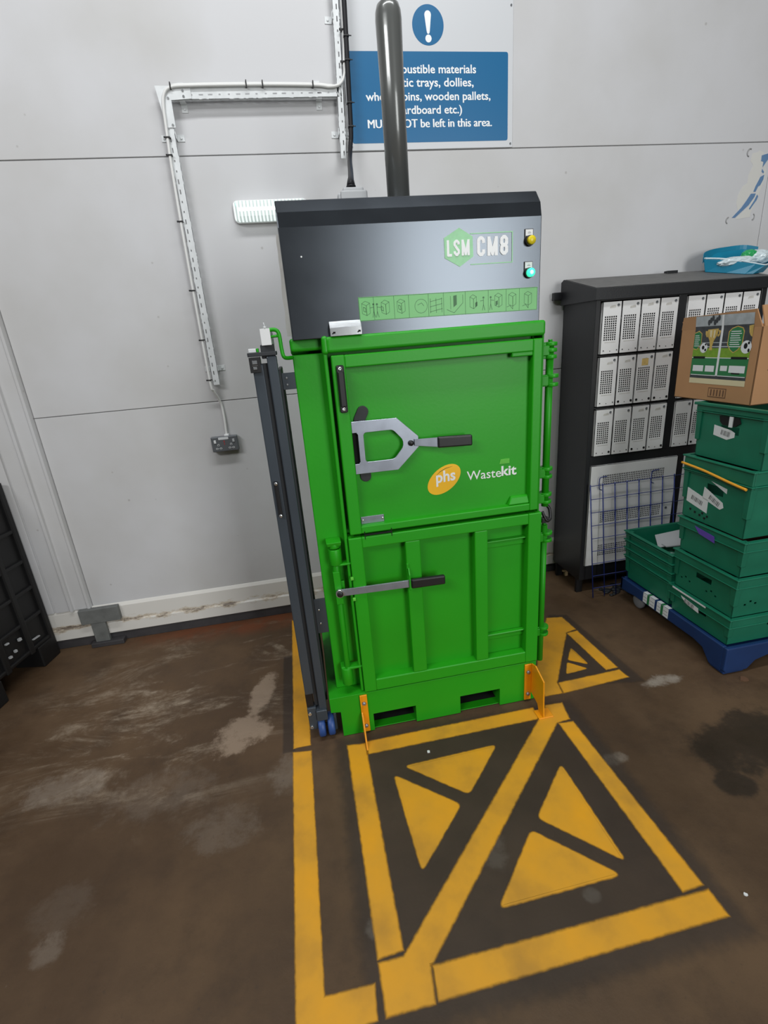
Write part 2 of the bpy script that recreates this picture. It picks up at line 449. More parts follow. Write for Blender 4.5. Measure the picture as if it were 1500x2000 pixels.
        for i in range(len(us) - 1):
            for j in range(len(vs) - 1):
                cu, cv = (us[i] + us[i + 1]) / 2, (vs[j] + vs[j + 1]) / 2
                if not any(h[0] < cu < h[1] and h[2] < cv < h[3] for h in holes): hs.add((i, j))
        layers = (0.0,) if not thick else (0.0, -thick)
        V = {}
        def gv(i, j, t):
            if (i, j, t) not in V: V[i, j, t] = self.bm.verts.new(P(us[i], vs[j]) + nv * t)
            return V[i, j, t]
        for (i, j) in hs:
            for t in layers:
                q = [gv(i, j, t), gv(i + 1, j, t), gv(i + 1, j + 1, t), gv(i, j + 1, t)]
                f = self.bm.faces.new(q if t == 0 else q[::-1]); f.material_index = self.mi
            if thick:
                for (di, dj, a, b) in ((0, -1, (i, j), (i + 1, j)), (1, 0, (i + 1, j), (i + 1, j + 1)), (0, 1, (i + 1, j + 1), (i, j + 1)), (-1, 0, (i, j + 1), (i, j))):
                    if (i + di, j + dj) not in hs:
                        f = self.bm.faces.new([gv(*b, 0.0), gv(*a, 0.0), gv(*a, -thick), gv(*b, -thick)]); f.material_index = self.mi
        return self
    def stroke(self, pts, w, y, closed=False):
        """thin drawn line of width w on a plane facing -y (flat print on a sticker)"""
        P = list(pts) + ([pts[0]] if closed else [])
        for (x0, z0), (x1, z1) in zip(P, P[1:]):
            d = math.hypot(x1 - x0, z1 - z0) or 1; nx, nz = -(z1 - z0) / d * w / 2, (x1 - x0) / d * w / 2
            self.face([(x0 + nx, y, z0 + nz), (x0 - nx, y, z0 - nz), (x1 - nx, y, z1 - nz), (x1 + nx, y, z1 + nz)])
        return self
    def build(self, name, mats, parent=None, bev=0.0, seg=2, fixn=True):
        if fixn: bmesh.ops.recalc_face_normals(self.bm, faces=self.bm.faces)
        me = bpy.data.meshes.new(name)
        off = ROOT.get(parent.name, Vector((0, 0, 0))) if parent else Vector((0, 0, 0))
        if parent:
            for v in self.bm.verts: v.co -= off
        self.bm.to_mesh(me); self.bm.free()
        if not isinstance(mats, (list, tuple)): mats = [mats]
        for m in mats: me.materials.append(M[m] if isinstance(m, str) else m)
        o = bpy.data.objects.new(name, me); COL.objects.link(o)
        if parent:
            o.parent = parent; ROOT[o.name] = off
        if bev:
            bv = o.modifiers.new('bevel', 'BEVEL'); bv.width = bev; bv.segments = seg; bv.limit_method = 'ANGLE'; bv.angle_limit = math.radians(40)
            bv.harden_normals = False
        return o
ROOT = {}

def tag(o, label=None, cat=None, group=None, kind=None):
    if label: o['label'] = label
    if cat: o['category'] = cat
    if group: o['group'] = group
    if kind: o['kind'] = kind
    return o
def thing(name, label, cat, loc=(0, 0, 0), group=None):
    o = bpy.data.objects.new(name, None); COL.objects.link(o); o.location = loc; o.empty_display_size = 0.05
    ROOT[o.name] = Vector(loc)
    return tag(o, label, cat, group)
def recenter(o):
    """top-level single mesh: put its origin at the middle of its base"""
    xs = [v.co for v in o.data.vertices]
    c = Vector(((min(v.x for v in xs) + max(v.x for v in xs)) / 2, (min(v.y for v in xs) + max(v.y for v in xs)) / 2, min(v.z for v in xs)))
    o.data.transform(Matrix.Translation(-c)); o.location = c
    return o
def copy_tree(root, loc):
    r = root.copy(); COL.objects.link(r); r.location = loc
    ROOT[r.name] = Vector(loc)
    for ch in list(root.children):
        c = ch.copy(); COL.objects.link(c); c.parent = r
        for g in list(ch.children):
            d = g.copy(); COL.objects.link(d); d.parent = c
    return r

def lettering(name, text, x0, x1, z0, z1, y, m, parent, bold=0.0, depth=0.0008, shear=0.0, tilt=0.0, space=1.0, twice=0.0):
    """raised lettering facing -y that fills the box x0..x1, z0..z1 exactly"""
    cu = bpy.data.curves.new('lettering', 'FONT'); cu.body = text; cu.size = 1.0; cu.offset = bold; cu.extrude = 0.01; cu.resolution_u = 3; cu.shear = shear; cu.space_character = space
    tmp = bpy.data.objects.new('lettering', cu); COL.objects.link(tmp)
    dg = bpy.context.evaluated_depsgraph_get()
    me = bpy.data.meshes.new_from_object(tmp.evaluated_get(dg))
    bpy.data.objects.remove(tmp); bpy.data.curves.remove(cu)
    xs = [v.co.x for v in me.vertices]; ys = [v.co.y for v in me.vertices]
    ax, bx, ay, by = min(xs), max(xs), min(ys), max(ys)
    off = ROOT.get(parent.name, Vector((0, 0, 0))) if parent else Vector((0, 0, 0))
    for v in me.vertices:
        u = (v.co.x - ax) / (bx - ax); w = (v.co.y - ay) / (by - ay)
        X = x0 + u * (x1 - x0); Z = z0 + w * (z1 - z0) + tilt * (X - x0)
        Y = y - (depth if v.co.z > 0 else 0.0)
        v.co = Vector((X, Y, Z)) - off
    if twice:                                   # heavier weight: the same letters once more, a hair aside and forward
        bm = bmesh.new(); bm.from_mesh(me); d = bmesh.ops.duplicate(bm, geom=bm.verts[:] + bm.edges[:] + bm.faces[:])
        for v in d['geom']:
            if isinstance(v, bmesh.types.BMVert): v.co += Vector((twice, -0.0002, 0))
        bm.to_mesh(me); bm.free()
    me.materials.clear(); me.materials.append(M[m])
    o = bpy.data.objects.new(name, me); COL.objects.link(o)
    if parent: o.parent = parent; ROOT[o.name] = off
    return o

def bez(pts, n=10):
    """smooth polyline through points (Catmull-Rom)"""
    P = [Vector(p) for p in pts]; out = []
    for i in range(len(P) - 1):
        a, b, c, d = P[max(i - 1, 0)], P[i], P[i + 1], P[min(i + 2, len(P) - 1)]
        for k in range(n):
            t = k / n
            out.append(0.5 * ((2 * b) + (c - a) * t + (2 * a - 5 * b + 4 * c - d) * t * t + (3 * b - a - 3 * c + d) * t ** 3))
    out.append(P[-1]); return out

# ------------------------------------------------------------------ structure
YW = 2.899
b = MB(); b.box(-6, 7, -7.5, YW + 0.15, -0.12, 0.0)
tag(b.build('floor', 'floor'), kind='structure')
b = MB(); b.mi = 1; b.box(-6, 7, YW + 0.006, YW + 0.15, 0.0, 5.2); b.mi = 0
xs = (-6, -1.398, 2.915, 7.0); zs = (0.20, 1.395, 2.558, 3.72, 5.2); gp = 0.0022
for i in range(3):
    for j in range(4):
        b.box(xs[i] + (gp if i else 0), xs[i + 1] - (gp if i < 2 else 0), YW, YW + 0.05, zs[j] + gp, zs[j + 1] - gp)
tag(b.build('wall_back', ['wall', 'joint'], bev=0.0015, seg=1), kind='structure')
# kerb at the foot of the wall: dark sealed foot, white lower tier, set-back upper tier
b = MB(); b.prism([(YW - 0.004, 0.06), (YW - 0.02, 0.062), (YW - 0.02, 0.13), (YW - 0.013, 0.14), (YW - 0.013, 0.235), (YW - 0.002, 0.255), (YW + 0.005, 0.255), (YW + 0.005, 0.06)], 'x', -6, 7)
b.mi = 1; b.box(-6, 7, YW - 0.012, YW + 0.005, 0.0, 0.062)
tag(b.build('baseboard_back', ['kerb', 'kerb_dark'], bev=0.003), kind='structure')
# vertical cover profile over the panel joint at the left
b = MB(); b.prism([(-1.80, YW + 0.002), (-1.80, YW - 0.018), (-1.612, YW - 0.018), (-1.609, YW - 0.006), (-1.603, YW - 0.006), (-1.600, YW - 0.018),
                   (-1.522, YW - 0.018), (-1.517, YW - 0.030), (-1.502, YW - 0.030), (-1.497, YW - 0.013), (-1.425, YW - 0.013), (-1.421, YW - 0.022), (-1.407, YW - 0.022), (-1.400, YW + 0.002)], 'z', 0.25, 5.0)
tag(b.build('trim_1', 'wall', bev=0.002), kind='structure')

# ------------------------------------------------------------------ sprayed floor markings
def offset_poly(pts, d):
    n = len(pts); out = []
    area2 = sum(pts[i][0] * pts[(i + 1) % n][1] - pts[(i + 1) % n][0] * pts[i][1] for i in range(n))
    sgn = 1 if area2 > 0 else -1
    for i in range(n):
        p0, p1, p2 = Vector(pts[i - 1]), Vector(pts[i]), Vector(pts[(i + 1) % n])
        e1 = (p1 - p0).normalized(); e2 = (p2 - p1).normalized()
        n1 = Vector((e1.y, -e1.x)) * sgn; n2 = Vector((e2.y, -e2.x)) * sgn
        bs = n1 + n2
        k = 1.0 / max(0.35, 1 + n1.dot(n2))
        out.append(tuple(p1 + bs * k * d))
    return out
def rounded(pts, r, n=5):
    out = []
    for i in range(len(pts)):
        p0, p1, p2 = Vector(pts[i - 1]), Vector(pts[i]), Vector(pts[(i + 1) % len(pts)])
        a = p1 + (p0 - p1).normalized() * r; c = p1 + (p2 - p1).normalized() * r
        for k in range(n + 1):
            t = k / n; out.append(tuple(a * (1 - t) ** 2 + p1 * 2 * t * (1 - t) + c * t * t))
    return out
def sprayed(name, pts, z, m, parent, soft=0.012):
    inn, outr = offset_poly(pts, -soft * 0.6), offset_poly(pts, soft)
    me = bpy.data.meshes.new(name); off = ROOT[parent.name]; n = len(pts)
    vs = [Vector((x, y, z)) - off for x, y in inn] + [Vector((x, y, z)) - off for x, y in outr]
    fs = [list(range(n))] + [[i, n + i, n + (i + 1) % n, (i + 1) % n] for i in range(n)]
    me.from_pydata([tuple(v) for v in vs], [], fs)
    at = me.attributes.new('fade', 'FLOAT', 'POINT')
    for i in range(2 * n): at.data[i].value = 1.0 if i < n else 0.0
    me.materials.append(M[m]); me.update()
    bm = bmesh.new(); bm.from_mesh(me); bmesh.ops.recalc_face_normals(bm, faces=bm.faces)
    for f in bm.faces:
        if f.normal.z < 0: f.normal_flip()
    bm.to_mesh(me); bm.free()
    o = bpy.data.objects.new(name, me); COL.objects.link(o); o.parent = parent; ROOT[o.name] = off
    return o
fm = thing('floor_marking', 'large yellow sprayed square on the floor with a diagonal stripe and four triangles', 'floor marking', (0.52, 1.2, 0))
for pl in ([(-0.02, 0.715), (1.055, 0.715), (1.045, 1.66), (-0.02, 1.70)],):
    sprayed('dark_undercoat', pl, 0.0006, 'floor_dark', fm, 0.05)
for pl in ([(0.015, 1.668), (0.088, 1.660), (0.086, 0.888), (0.016, 0.882)],
           [(0.100, 1.668), (0.872, 1.670), (0.866, 1.605), (0.092, 1.603)],
           [(0.882, 1.612), (0.936, 1.669), (1.012, 1.665), (0.994, 1.569), (0.931, 1.562), (0.153, 0.832), (0.143, 0.754), (0.017, 0.755), (0.016, 0.868), (0.087, 0.869), (0.858, 1.588)],
           [(0.940, 1.553), (1.000, 1.548), (1.018, 0.851), (0.950, 0.847)],
           [(0.162, 0.830), (1.022, 0.831), (1.023, 0.762), (0.157, 0.757)]):
    sprayed('stripe', pl, 0.0012, 'floor_yellow', fm, 0.010)
for pl in ([(0.232, 1.502), (0.628, 1.512), (0.44, 1.318)], [(0.180, 1.470), (0.395, 1.283), (0.196, 1.085)],
           [(0.836, 1.355), (0.842, 0.966), (0.642, 1.168)], [(0.598, 1.130), (0.800, 0.930), (0.396, 0.926)]):
    sprayed('triangle', rounded(pl, 0.022), 0.0012, 'floor_yellow', fm, 0.008)
fm2 = thing('floor_marking', 'small yellow sprayed half square on the floor to the right of the green machine', 'floor marking', (1.2, 2.0, 0))
sprayed('dark_undercoat', [(1.02, 1.79), (1.46, 1.70), (1.415, 2.33), (1.32, 2.36)], 0.0006, 'floor_dark', fm2, 0.02)
for pl in ([(1.295, 2.335), (1.380, 2.318), (1.388, 2.185), (1.324, 2.171), (1.062, 1.80), (1.049, 1.726), (0.965, 1.727), (0.985, 1.86), (1.16, 2.15)],
           [(1.326, 2.162), (1.388, 2.165), (1.403, 1.825), (1.342, 1.822)],
           [(1.068, 1.793), (1.399, 1.802), (1.407, 1.745), (1.056, 1.725)]):
    sprayed('stripe', pl, 0.0012, 'floor_yellow', fm2, 0.010)
for pl in ([(1.272, 2.03), (1.282, 1.885), (1.205, 1.943)], [(1.19, 1.925), (1.258, 1.855), (1.14, 1.845)]):
    sprayed('triangle', rounded(pl, 0.012), 0.0012, 'floor_yellow', fm2, 0.007)
fm3 = thing('floor_marking', 'long yellow sprayed line on the floor turning a corner left of the square', 'floor marking', (-0.18, 1.2, 0))
for pl in ([(-0.270, 2.40), (-0.215, 2.40), (-0.215, 1.70), (-0.262, 1.70)],):
    sprayed('dark_undercoat', pl, 0.0006, 'floor_dark', fm3, 0.01)
for pl in ([(-0.222, 2.78), (-0.150, 2.78), (-0.146, 1.716), (-0.216, 1.714)],
           [(-0.219, 1.689), (-0.144, 1.680), (-0.142, 0.828), (-0.006, 0.826), (-0.010, 0.753), (-0.215, 0.745)]):
    sprayed('stripe', pl, 0.0012, 'floor_yellow', fm3, 0.008)

# ------------------------------------------------------------------ the green waste baler
bal = thing('waste_baler', 'tall bright green vertical waste baler with dark steel hood standing against the white wall', 'baler', (0.45, 2.0, 0))
YB = 1.726          # front of the base
# base: skirt with two fork pockets, a notched left corner and a ledge
b = MB()
prof = [(-0.038, 0.212), (-0.038, 0.140), (0.004, 0.134), (0.004, 0.003), (0.145, 0.003), (0.145, 0.092), (0.338, 0.092), (0.338, 0.003), (0.546, 0.003), (0.546, 0.095), (0.736, 0.095), (0.736, 0.003), (0.905, 0.003), (0.905, 0.10), (0.912, 0.212)]
b.prism(prof, 'y', YB, YB + 0.012)
b.box(-0.038, 0.912, YB + 0.010, 2.30, 0.200, 0.212)              # top ledge
b.box(-0.038, -0.030, YB + 0.010, 2.30, 0.140, 0.202)             # left return
b.box(-0.036, 0.010, YB + 0.010, 2.30, 0.132, 0.142)
b.box(0.004, 0.014, YB + 0.010, 2.30, 0.003, 0.140)
b.box(0.900, 0.912, YB + 0.010, 2.30, 0.003, 0.202)
b.box(0.004, 0.912, 2.288, 2.300, 0.003, 0.202)
for x0, x1 in ((0.139, 0.344), (0.540, 0.742)):                   # fork tunnels
    b.box(x0 - 0.004, x0 + 0.004, YB + 0.010, 2.29, 0.003, 0.10); b.box(x1 - 0.004, x1 + 0.004, YB + 0.010, 2.29, 0.003, 0.10)
    b.box(x0, x1, YB + 0.010, 2.29, 0.093, 0.101)
    b.box(x0, x1, YB + 0.012, YB + 0.055, 0.003, 0.006)
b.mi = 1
for x0, x1 in ((0.143, 0.340), (0.544, 0.738)): b.box(x0, x1, YB + 0.056, 2.285, 0.002, 0.004)  # tunnel floor coloured near-black to stand for the shade deep inside
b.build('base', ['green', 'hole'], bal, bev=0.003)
# body: chamber columns and back
b = MB()
b.box(0.000, 0.108, 1.790, 2.28, 0.212, 1.618)                    # left column
b.box(0.888, 0.912, 1.790, 2.28, 0.212, 1.618)                    # right side
b.box(0.10, 0.90, 1.80, 1.84, 0.212, 1.62)                        # dark backing of the opening
b.box(0.0, 0.912, 2.24, 2.28, 0.212, 1.66)
b.box(0.104, 0.117, 1.738, 1.83, 0.214, 1.664)                    # edge strip beside the doors
b.box(0.903, 0.912, 1.742, 1.83, 0.214, 1.655)
b.build('body', 'green', bal, bev=0.004)
# top rail: rounded box tube, shorter set-back piece on the left
b = MB()
b.box(0.116, 0.908, 1.724, 1.90, 1.616, 1.668)
b.box(-0.004, 0.116, 1.772, 1.90, 1.628, 1.672)
b.box(0.102, 0.124, 1.728, 1.90, 1.612, 1.672)
b.box(-0.004, 0.912, 1.89, 2.28, 1.616, 1.668)
b.build('top_rail', 'green', bal, bev=0.010, seg=4)

# hood
b = MB()
X0, X1 = 0.008, 0.886
sec = [(1.736, 1.664), (1.736, 1.996), (1.747, 2.040), (1.781, 2.080), (2.20, 2.080), (2.20, 1.664)]
b.prism(sec, 'x', X0, X1)
hood = b.build('hood', 'hood', bal, bev=0.003)
b = MB(); rnd = random.Random(3)
pts = [(0.000, 2.02)] + [(-0.0015 - 0.0007 * i + rnd.uniform(-0.0025, 0.0025), 2.00 - i * 0.032) for i in range(10)] + [(-0.007, 1.685), (0.012, 1.685), (0.012, 2.02)]
b.prism(pts, 'y', 1.95, 1.962)
tag(b.build('pale_edge_strip', 'offwhite', bal), 'ragged pale foam edge behind the hood')  # ragged off-white strip behind the left edge of the hood
YH = 1.7355
b = MB()                                                           # hexagon badge and frame
hexa = [(0.594, 1.972), (0.640, 1.945), (0.642, 1.885), (0.594, 1.856), (0.542, 1.884), (0.541, 1.944)]
b.prism(hexa, 'y', YH - 0.0008, YH)
for x0, x1, z0, z1, e in ((0.632, 0.782, 1.9515, 1.9545, 0), (0.632, 0.782, 1.8595, 1.8625, 0), (0.779, 0.782, 1.8595, 1.9545, 0.0001)):
    b.box(x0, x1, YH - 0.0011 - e, YH - 0.0001, z0, z1)
tag(b.build('badge', 'logo_green', hood), 'pale green hexagon badge with a thin frame')
def block_letters(name, text, x0, x1, z0, z1, y, m, parent, w, tilt=0.0):
    """tall condensed capitals drawn as broad strokes, w = stroke width"""
    b = MB(); n = len(text); gap = w * 0.75; adv = [1.30 if c == 'M' else 0.78 if c == 'L' else 1.0 for c in text]
    cw = (x1 - x0 - gap * (n - 1)) / sum(adv); x = x0
    lev = [0]
    def line(pts, closed=False):
        P = pts + ([pts[0]] if closed else [])
        for (ax, az), (bx, bz) in zip(P, P[1:]):
            d = math.hypot(bx - ax, bz - az) or 1e-6; nx, nz = -(bz - az) / d * w / 2, (bx - ax) / d * w / 2
            lev[0] += 1; b.prism([(ax + nx, az + nz), (ax - nx, az - nz), (bx - nx, bz - nz), (bx + nx, bz + nz)], 'y', y - 0.0006 - 0.00003 * lev[0], y)
        for (ax, az) in pts[0 if closed else 1:None if closed else -1]:
            lev[0] += 1; b.prism([(ax + w / 2 * math.cos(k * .628), az + w / 2 * math.sin(k * .628)) for k in range(10)], 'y', y - 0.0006 - 0.00003 * lev[0], y)
    for c, a in zip(text, adv):
        g = a * cw; l, r, h = x + w / 2, x + g - w / 2, w / 2; t = tilt * (x - x0); lo, hi = z0 + t, z1 + t; mid = (lo + hi) / 2; q = min(0.006, g * .25)
        if c == 'L': line([(l, hi), (l, lo + h), (r + h, lo + h)])
        if c == 'M': line([(l, lo), (l, hi - h * .4)]); line([(r, lo), (r, hi - h * .4)]); line([(l, hi - h), ((l + r) / 2, lo + h), (r, hi - h)])
        if c == 'C': line([(r, hi - (hi - lo) * .34), (r, hi - h - q), (r - q, hi - h), (l + q, hi - h), (l, hi - h - q), (l, lo + h + q), (l + q, lo + h), (r - q, lo + h), (r, lo + h + q), (r, lo + (hi - lo) * .34)])
        if c == 'S': line([(r, hi - (hi - lo) * .30), (r, hi - h - q), (r - q, hi - h), (l + q, hi - h), (l, hi - h - q), (l, mid + q * 1.6), (r, mid - q * 1.6), (r, lo + h + q), (r - q, lo + h), (l + q, lo + h), (l, lo + h + q), (l, lo + (hi - lo) * .30)])
        if c == '8':
            line([(l + q, hi - h), (r - q, hi - h), (r, hi - h - q), (r, mid + q), (r - q, mid), (l + q, mid), (l, mid + q), (l, hi - h - q)], True)
            line([(l + q, mid), (r - q, mid), (r, mid - q), (r, lo + h + q), (r - q, lo + h), (l + q, lo + h), (l, lo + h + q), (l, mid - q)], True)
        x += g + gap
    return b.build(name, m, parent)
block_letters('lettering', 'LSM', 0.550, 0.629, 1.888, 1.937, YH - 0.0008, 'letter_white', hood, 0.0080, 0.02)
block_letters('lettering', 'CM8', 0.655, 0.765, 1.884, 1.944, YH, 'letter_white', hood, 0.0108, 0.0)
# instruction strip with line drawings
b = MB()
zt = lambda x, k: 1.7085 + (x - 0.239) * -0.008 + k * 0.0745
b.hexa([(0.239, YH - 0.0006, zt(0.239, 0)), (0.876, YH - 0.0006, zt(0.876, 0)), (0.876, YH, zt(0.876, 0)), (0.239, YH, zt(0.239, 0)),
        (0.239, YH - 0.0006, zt(0.239, 1)), (0.876, YH - 0.0006, zt(0.876, 1)), (0.876, YH, zt(0.876, 1)), (0.239, YH, zt(0.239, 1))])
b.mi = 1; yl = YH - 0.0009
fr = (0, .080, .189, .269, .377, .461, .583, .714, .817, .894, 1.0)
X = lambda f: 0.239 + f * 0.637
Q = lambda f, k: (X(f), zt(X(f), k))
b.stroke([Q(0.002, 0.02), Q(0.998, 0.02), Q(0.998, 0.98), Q(0.002, 0.98)], 0.0012, yl, True)
for f in fr[1:-1]: b.stroke([Q(f, 0.02), Q(f, 0.98)], 0.0012, yl)
def iso(cx, cz, w, h, d):
    A = [(cx - w, cz - h + d), (cx, cz - h), (cx, cz + h - d), (cx - w, cz + h)]
    b.stroke(A, 0.0011, yl, True)
    B = [(cx, cz - h), (cx + w * .8, cz - h + d), (cx + w * .8, cz + h), (cx, cz + h - d)]
    b.stroke(B, 0.0011, yl, True)
    b.stroke([(cx - w, cz + h), (cx - w * .2, cz + h + d), (cx + w * .8, cz + h)], 0.0011, yl)
def cellc(i, k=0.48):
    f = (fr[i] + fr[i + 1]) / 2; return Q(f, k)
for i in (0, 1, 2, 6, 7, 8, 9):
    cx, cz = cellc(i); wd = 0.015 if i not in (6,) else 0.013
    iso(cx + (0.006 if i in (1, 7) else -0.012 if i == 6 else 0), cz, wd, 0.019, 0.007)
    if i in (0, 1, 2):
        b.stroke([(cx - 0.010, cz + 0.008), (cx - 0.003, cz + 0.004), (cx - 0.003, cz - 0.008), (cx - 0.010, cz - 0.004)], 0.0016, yl, True)
    if i in (6, 7): b.face([(cx - 0.010 + 0.004, yl, cz - 0.014), (cx + 0.002, yl, cz - 0.010), (cx + 0.002, yl, cz + 0.003), (cx - 0.006, yl, cz)])
    if i in (8, 9): b.stroke([(cx - 0.022, cz - 0.020), (cx - 0.010, cz - 0.016), (cx, cz - 0.028), (cx, cz - 0.020)], 0.0014, yl)
for i, s in ((1, -1), (6, 1), (7, -1), (0, 1)):                    # stick people at work
    cx, cz = cellc(i); px = cx + s * 0.024
    b.stroke([(px, cz + 0.010), (px, cz - 0.008), (px - 0.004, cz - 0.026)], 0.0016, yl); b.stroke([(px, cz - 0.008), (px + 0.005, cz - 0.026)], 0.0016, yl)
    b.stroke([(px, cz + 0.006), (px - s * 0.012, cz + 0.004)], 0.0014, yl)
    b.face([(px + 0.0035 * math.cos(t * 0.785), yl, cz + 0.0145 + 0.0035 * math.sin(t * 0.785)) for t in range(8)])
cx, cz = cellc(3); b.stroke([(cx + 0.008 + 0.022 * math.cos(t * 0.393), cz + 0.022 * math.sin(t * 0.393)) for t in range(16)], 0.0011, yl, True)
b.stroke([(cx - 0.004, cz + 0.004), (cx + 0.010, cz + 0.010), (cx + 0.018, cz)], 0.0013, yl)
cx, cz = cellc(4)
for k in (-0.016, 0.0, 0.016): b.stroke([(cx - 0.022, cz + k - 0.004), (cx + 0.022, cz + k + 0.004)], 0.0013, yl)
for k in (-0.02, 0.0, 0.02): b.stroke([(cx + k, cz - 0.024), (cx + k, cz + 0.022)], 0.0013, yl)
cx, cz = cellc(5); b.face([(cx - 0.004, yl, cz - 0.010), (cx + 0.008, yl, cz - 0.002), (cx + 0.008, yl, cz + 0.028), (cx - 0.004, yl, cz + 0.026)])
b.stroke([(cx - 0.028, cz - 0.016), (cx - 0.002, cz - 0.028), (cx + 0.030, cz + 0.002), (cx + 0.030, cz + 0.028)], 0.0013, yl)
b.stroke([(cx - 0.014, cz + 0.026), (cx - 0.014, cz - 0.016)], 0.0013, yl)
tag(b.build('instruction_sticker', ['sticker_green', 'sticker_line'], hood, fixn=False), 'green strip of small line drawings')
# buttons with their white legend plates
for z, m1, nm, lb in ((1.9225, 'amber', 'push_button', 'yellow button'), (1.8235, 'green_lamp', 'signal_lamp', 'green lit lamp')):
    b = MB(); b.box(0.8245, 0.8545, YH - 0.003, YH, z - 0.004, z + 0.036)
    b.cyl((0.8415, YH, z), (0.8415, YH - 0.010, z), 0.0175, 0.0165)
    b.mi = 1; b.box(0.8265, 0.8525, YH - 0.0042, YH - 0.0028, z + 0.0150, z + 0.0340)
    b.mi = 2; b.box(0.834, 0.846, YH - 0.0045, YH - 0.0041, z + 0.0225, z + 0.0240); b.box(0.836, 0.844, YH - 0.0045, YH - 0.0041, z + 0.0260, z + 0.0270)
    b.build('button_base', ['black', 'white', 'barcode'], hood, bev=0.0008)
    b = MB(); b.lathe((0.8425, YH - 0.010, z), [(0.0140, 0), (0.0140, -0.010), (0.012, -0.013), (0.001, -0.0135)], 20, 'y')
    if nm == 'signal_lamp':
        b.mi = 1; b.lathe((0.8425, YH - 0.0236, z), [(0.0070, 0), (0.004, -0.0008), (0.0005, -0.001)], 16, 'y')
    tag(b.build(nm, [m1, 'green_core'], hood), lb)
b = MB(); b.cyl((0.0695, YH, 1.912), (0.0695, YH - 0.002, 1.912), 0.0028, n=10); b.build('rivet', 'white', hood)

# hydraulic ram above the hood
b = MB(); b.lathe((0.4575, 2.0, 2.06), [(0.0405, 0), (0.0415, 0.40), (0.0435, 0.545), (0.0440, 0.575), (0.0425, 0.597), (0.037, 0.614), (0.024, 0.625), (0.006, 0.629)], 40)
tag(b.build('ram_cylinder', 'ram', bal), 'grey domed cylinder rising above the hood')
# power inlet at the back of the hood top
b = MB(); b.box(0.264, 0.368, 2.14, 2.195, 2.072, 2.196); b.box(0.254, 0.272, 2.15, 2.19, 2.085, 2.190); b.box(0.275, 0.356, 2.15, 2.19, 2.19, 2.209)
b.build('power_inlet', 'grey_plastic', bal, bev=0.006)
# interlock switch on the top rail
b = MB(); b.hexa([(0.134, 1.716, 1.668), (0.240, 1.716, 1.668), (0.240, 1.736, 1.668), (0.134, 1.736, 1.668), (0.134, 1.716, 1.694), (0.240, 1.716, 1.694), (0.240, 1.736, 1.715), (0.134, 1.736, 1.715)])
b.mi = 1
for x in (0.143, 0.228): b.box(x, x + 0.008, 1.7152, 1.7162, 1.676, 1.682); b.box(x - 0.003, x + 0.001, 1.7152, 1.7162, 1.6745, 1.6785)
b.build('safety_switch', ['chrome', 'hole'], bal, bev=0.0012)

# doors
def framed_door(name, x0, x1, z0, z1, l, r, t, bt, y0, depth, ribs=()):
    b = MB(); yb = y0 + depth
    b.box(x0, x0 + l, y0, yb + 0.02, z0, z1); b.box(x1 - r, x1, y0, yb + 0.02, z0, z1)
    b.box(x0 + l - 0.001, x1 - r + 0.001, y0 + 0.0005, yb + 0.02, z1 - t, z1 - 0.0005); b.box(x0 + l - 0.001, x1 - r + 0.001, y0 + 0.0005, yb + 0.02, z0 + 0.0005, z0 + bt)
    b.box(x0 + l * .5, x1 - r * .5, yb, yb + 0.015, z0 + bt * .5, z1 - t * .5)
    for a, c in ribs: b.box(a, c, y0 + 0.0015, yb + 0.01, z0 + bt - 0.001, z1 - t + 0.001)
    return b
b = framed_door('upper_door', 0.128, 0.897, 0.949, 1.607, 0.046, 0.036, 0.043, 0.030, 1.724, 0.030)
b.box(0.780, 0.862, 1.727, 1.752, 1.549, 1.566)                    # welded strip at the upper corner
b.hexa([(0.774, 1.730, 0.981), (0.862, 1.730, 0.981), (0.862, 1.755, 0.975), (0.774, 1.755, 0.975), (0.790, 1.742, 1.010), (0.862, 1.742, 1.010), (0.862, 1.755, 1.014), (0.790, 1.755, 1.014)])
ud = b.build('upper_door', 'green', bal, bev=0.004)
b = framed_door('lower_door', 0.118, 0.914, 0.216, 0.936, 0.053, 0.057, 0.046, 0.057, 1.722, 0.042, ((0.3395, 0.4000), (0.6265, 0.6820)))
for z in (0.826, 0.378): b.box(0.680, 0.860, 1.742, 1.766, z - 0.004, z + 0.004); b.box(0.680, 0.860, 1.757, 1.766, z - 0.034, z + 0.004)
ld = b.build('lower_door', 'green', bal, bev=0.004)
# scribed gap marks between the doors
b = MB(); b.box(0.183, 0.290, 1.7215, 1.724, 0.9405, 0.9460)
for x in (0.183, 0.288): b.box(x, x + 0.0022, 1.7212, 1.724, 0.926, 0.958)
tag(b.build('gap_mark', 'hole', ud), 'black line with end ticks')
# black pull handle
b = MB(); b.prism(rounded([(0.140, 1.575), (0.167, 1.575), (0.167, 1.414), (0.140, 1.414)], 0.008), 'y', 1.714, 1.7245)
b.box(0.1435, 0.1635, 1.700, 1.716, 1.436, 1.554)
h = b.build('pull_handle', 'black', ud, bev=0.003)
for z in (1.563, 1.427):
    b = MB(); b.lathe((0.153, 1.714, z), [(0.0062, 0), (0.0062, -0.003), (0.003, -0.003), (0.003, -0.0015), (0.0004, -0.0015)], 14, 'y')
    b.build('bolt', 'chrome', ud)
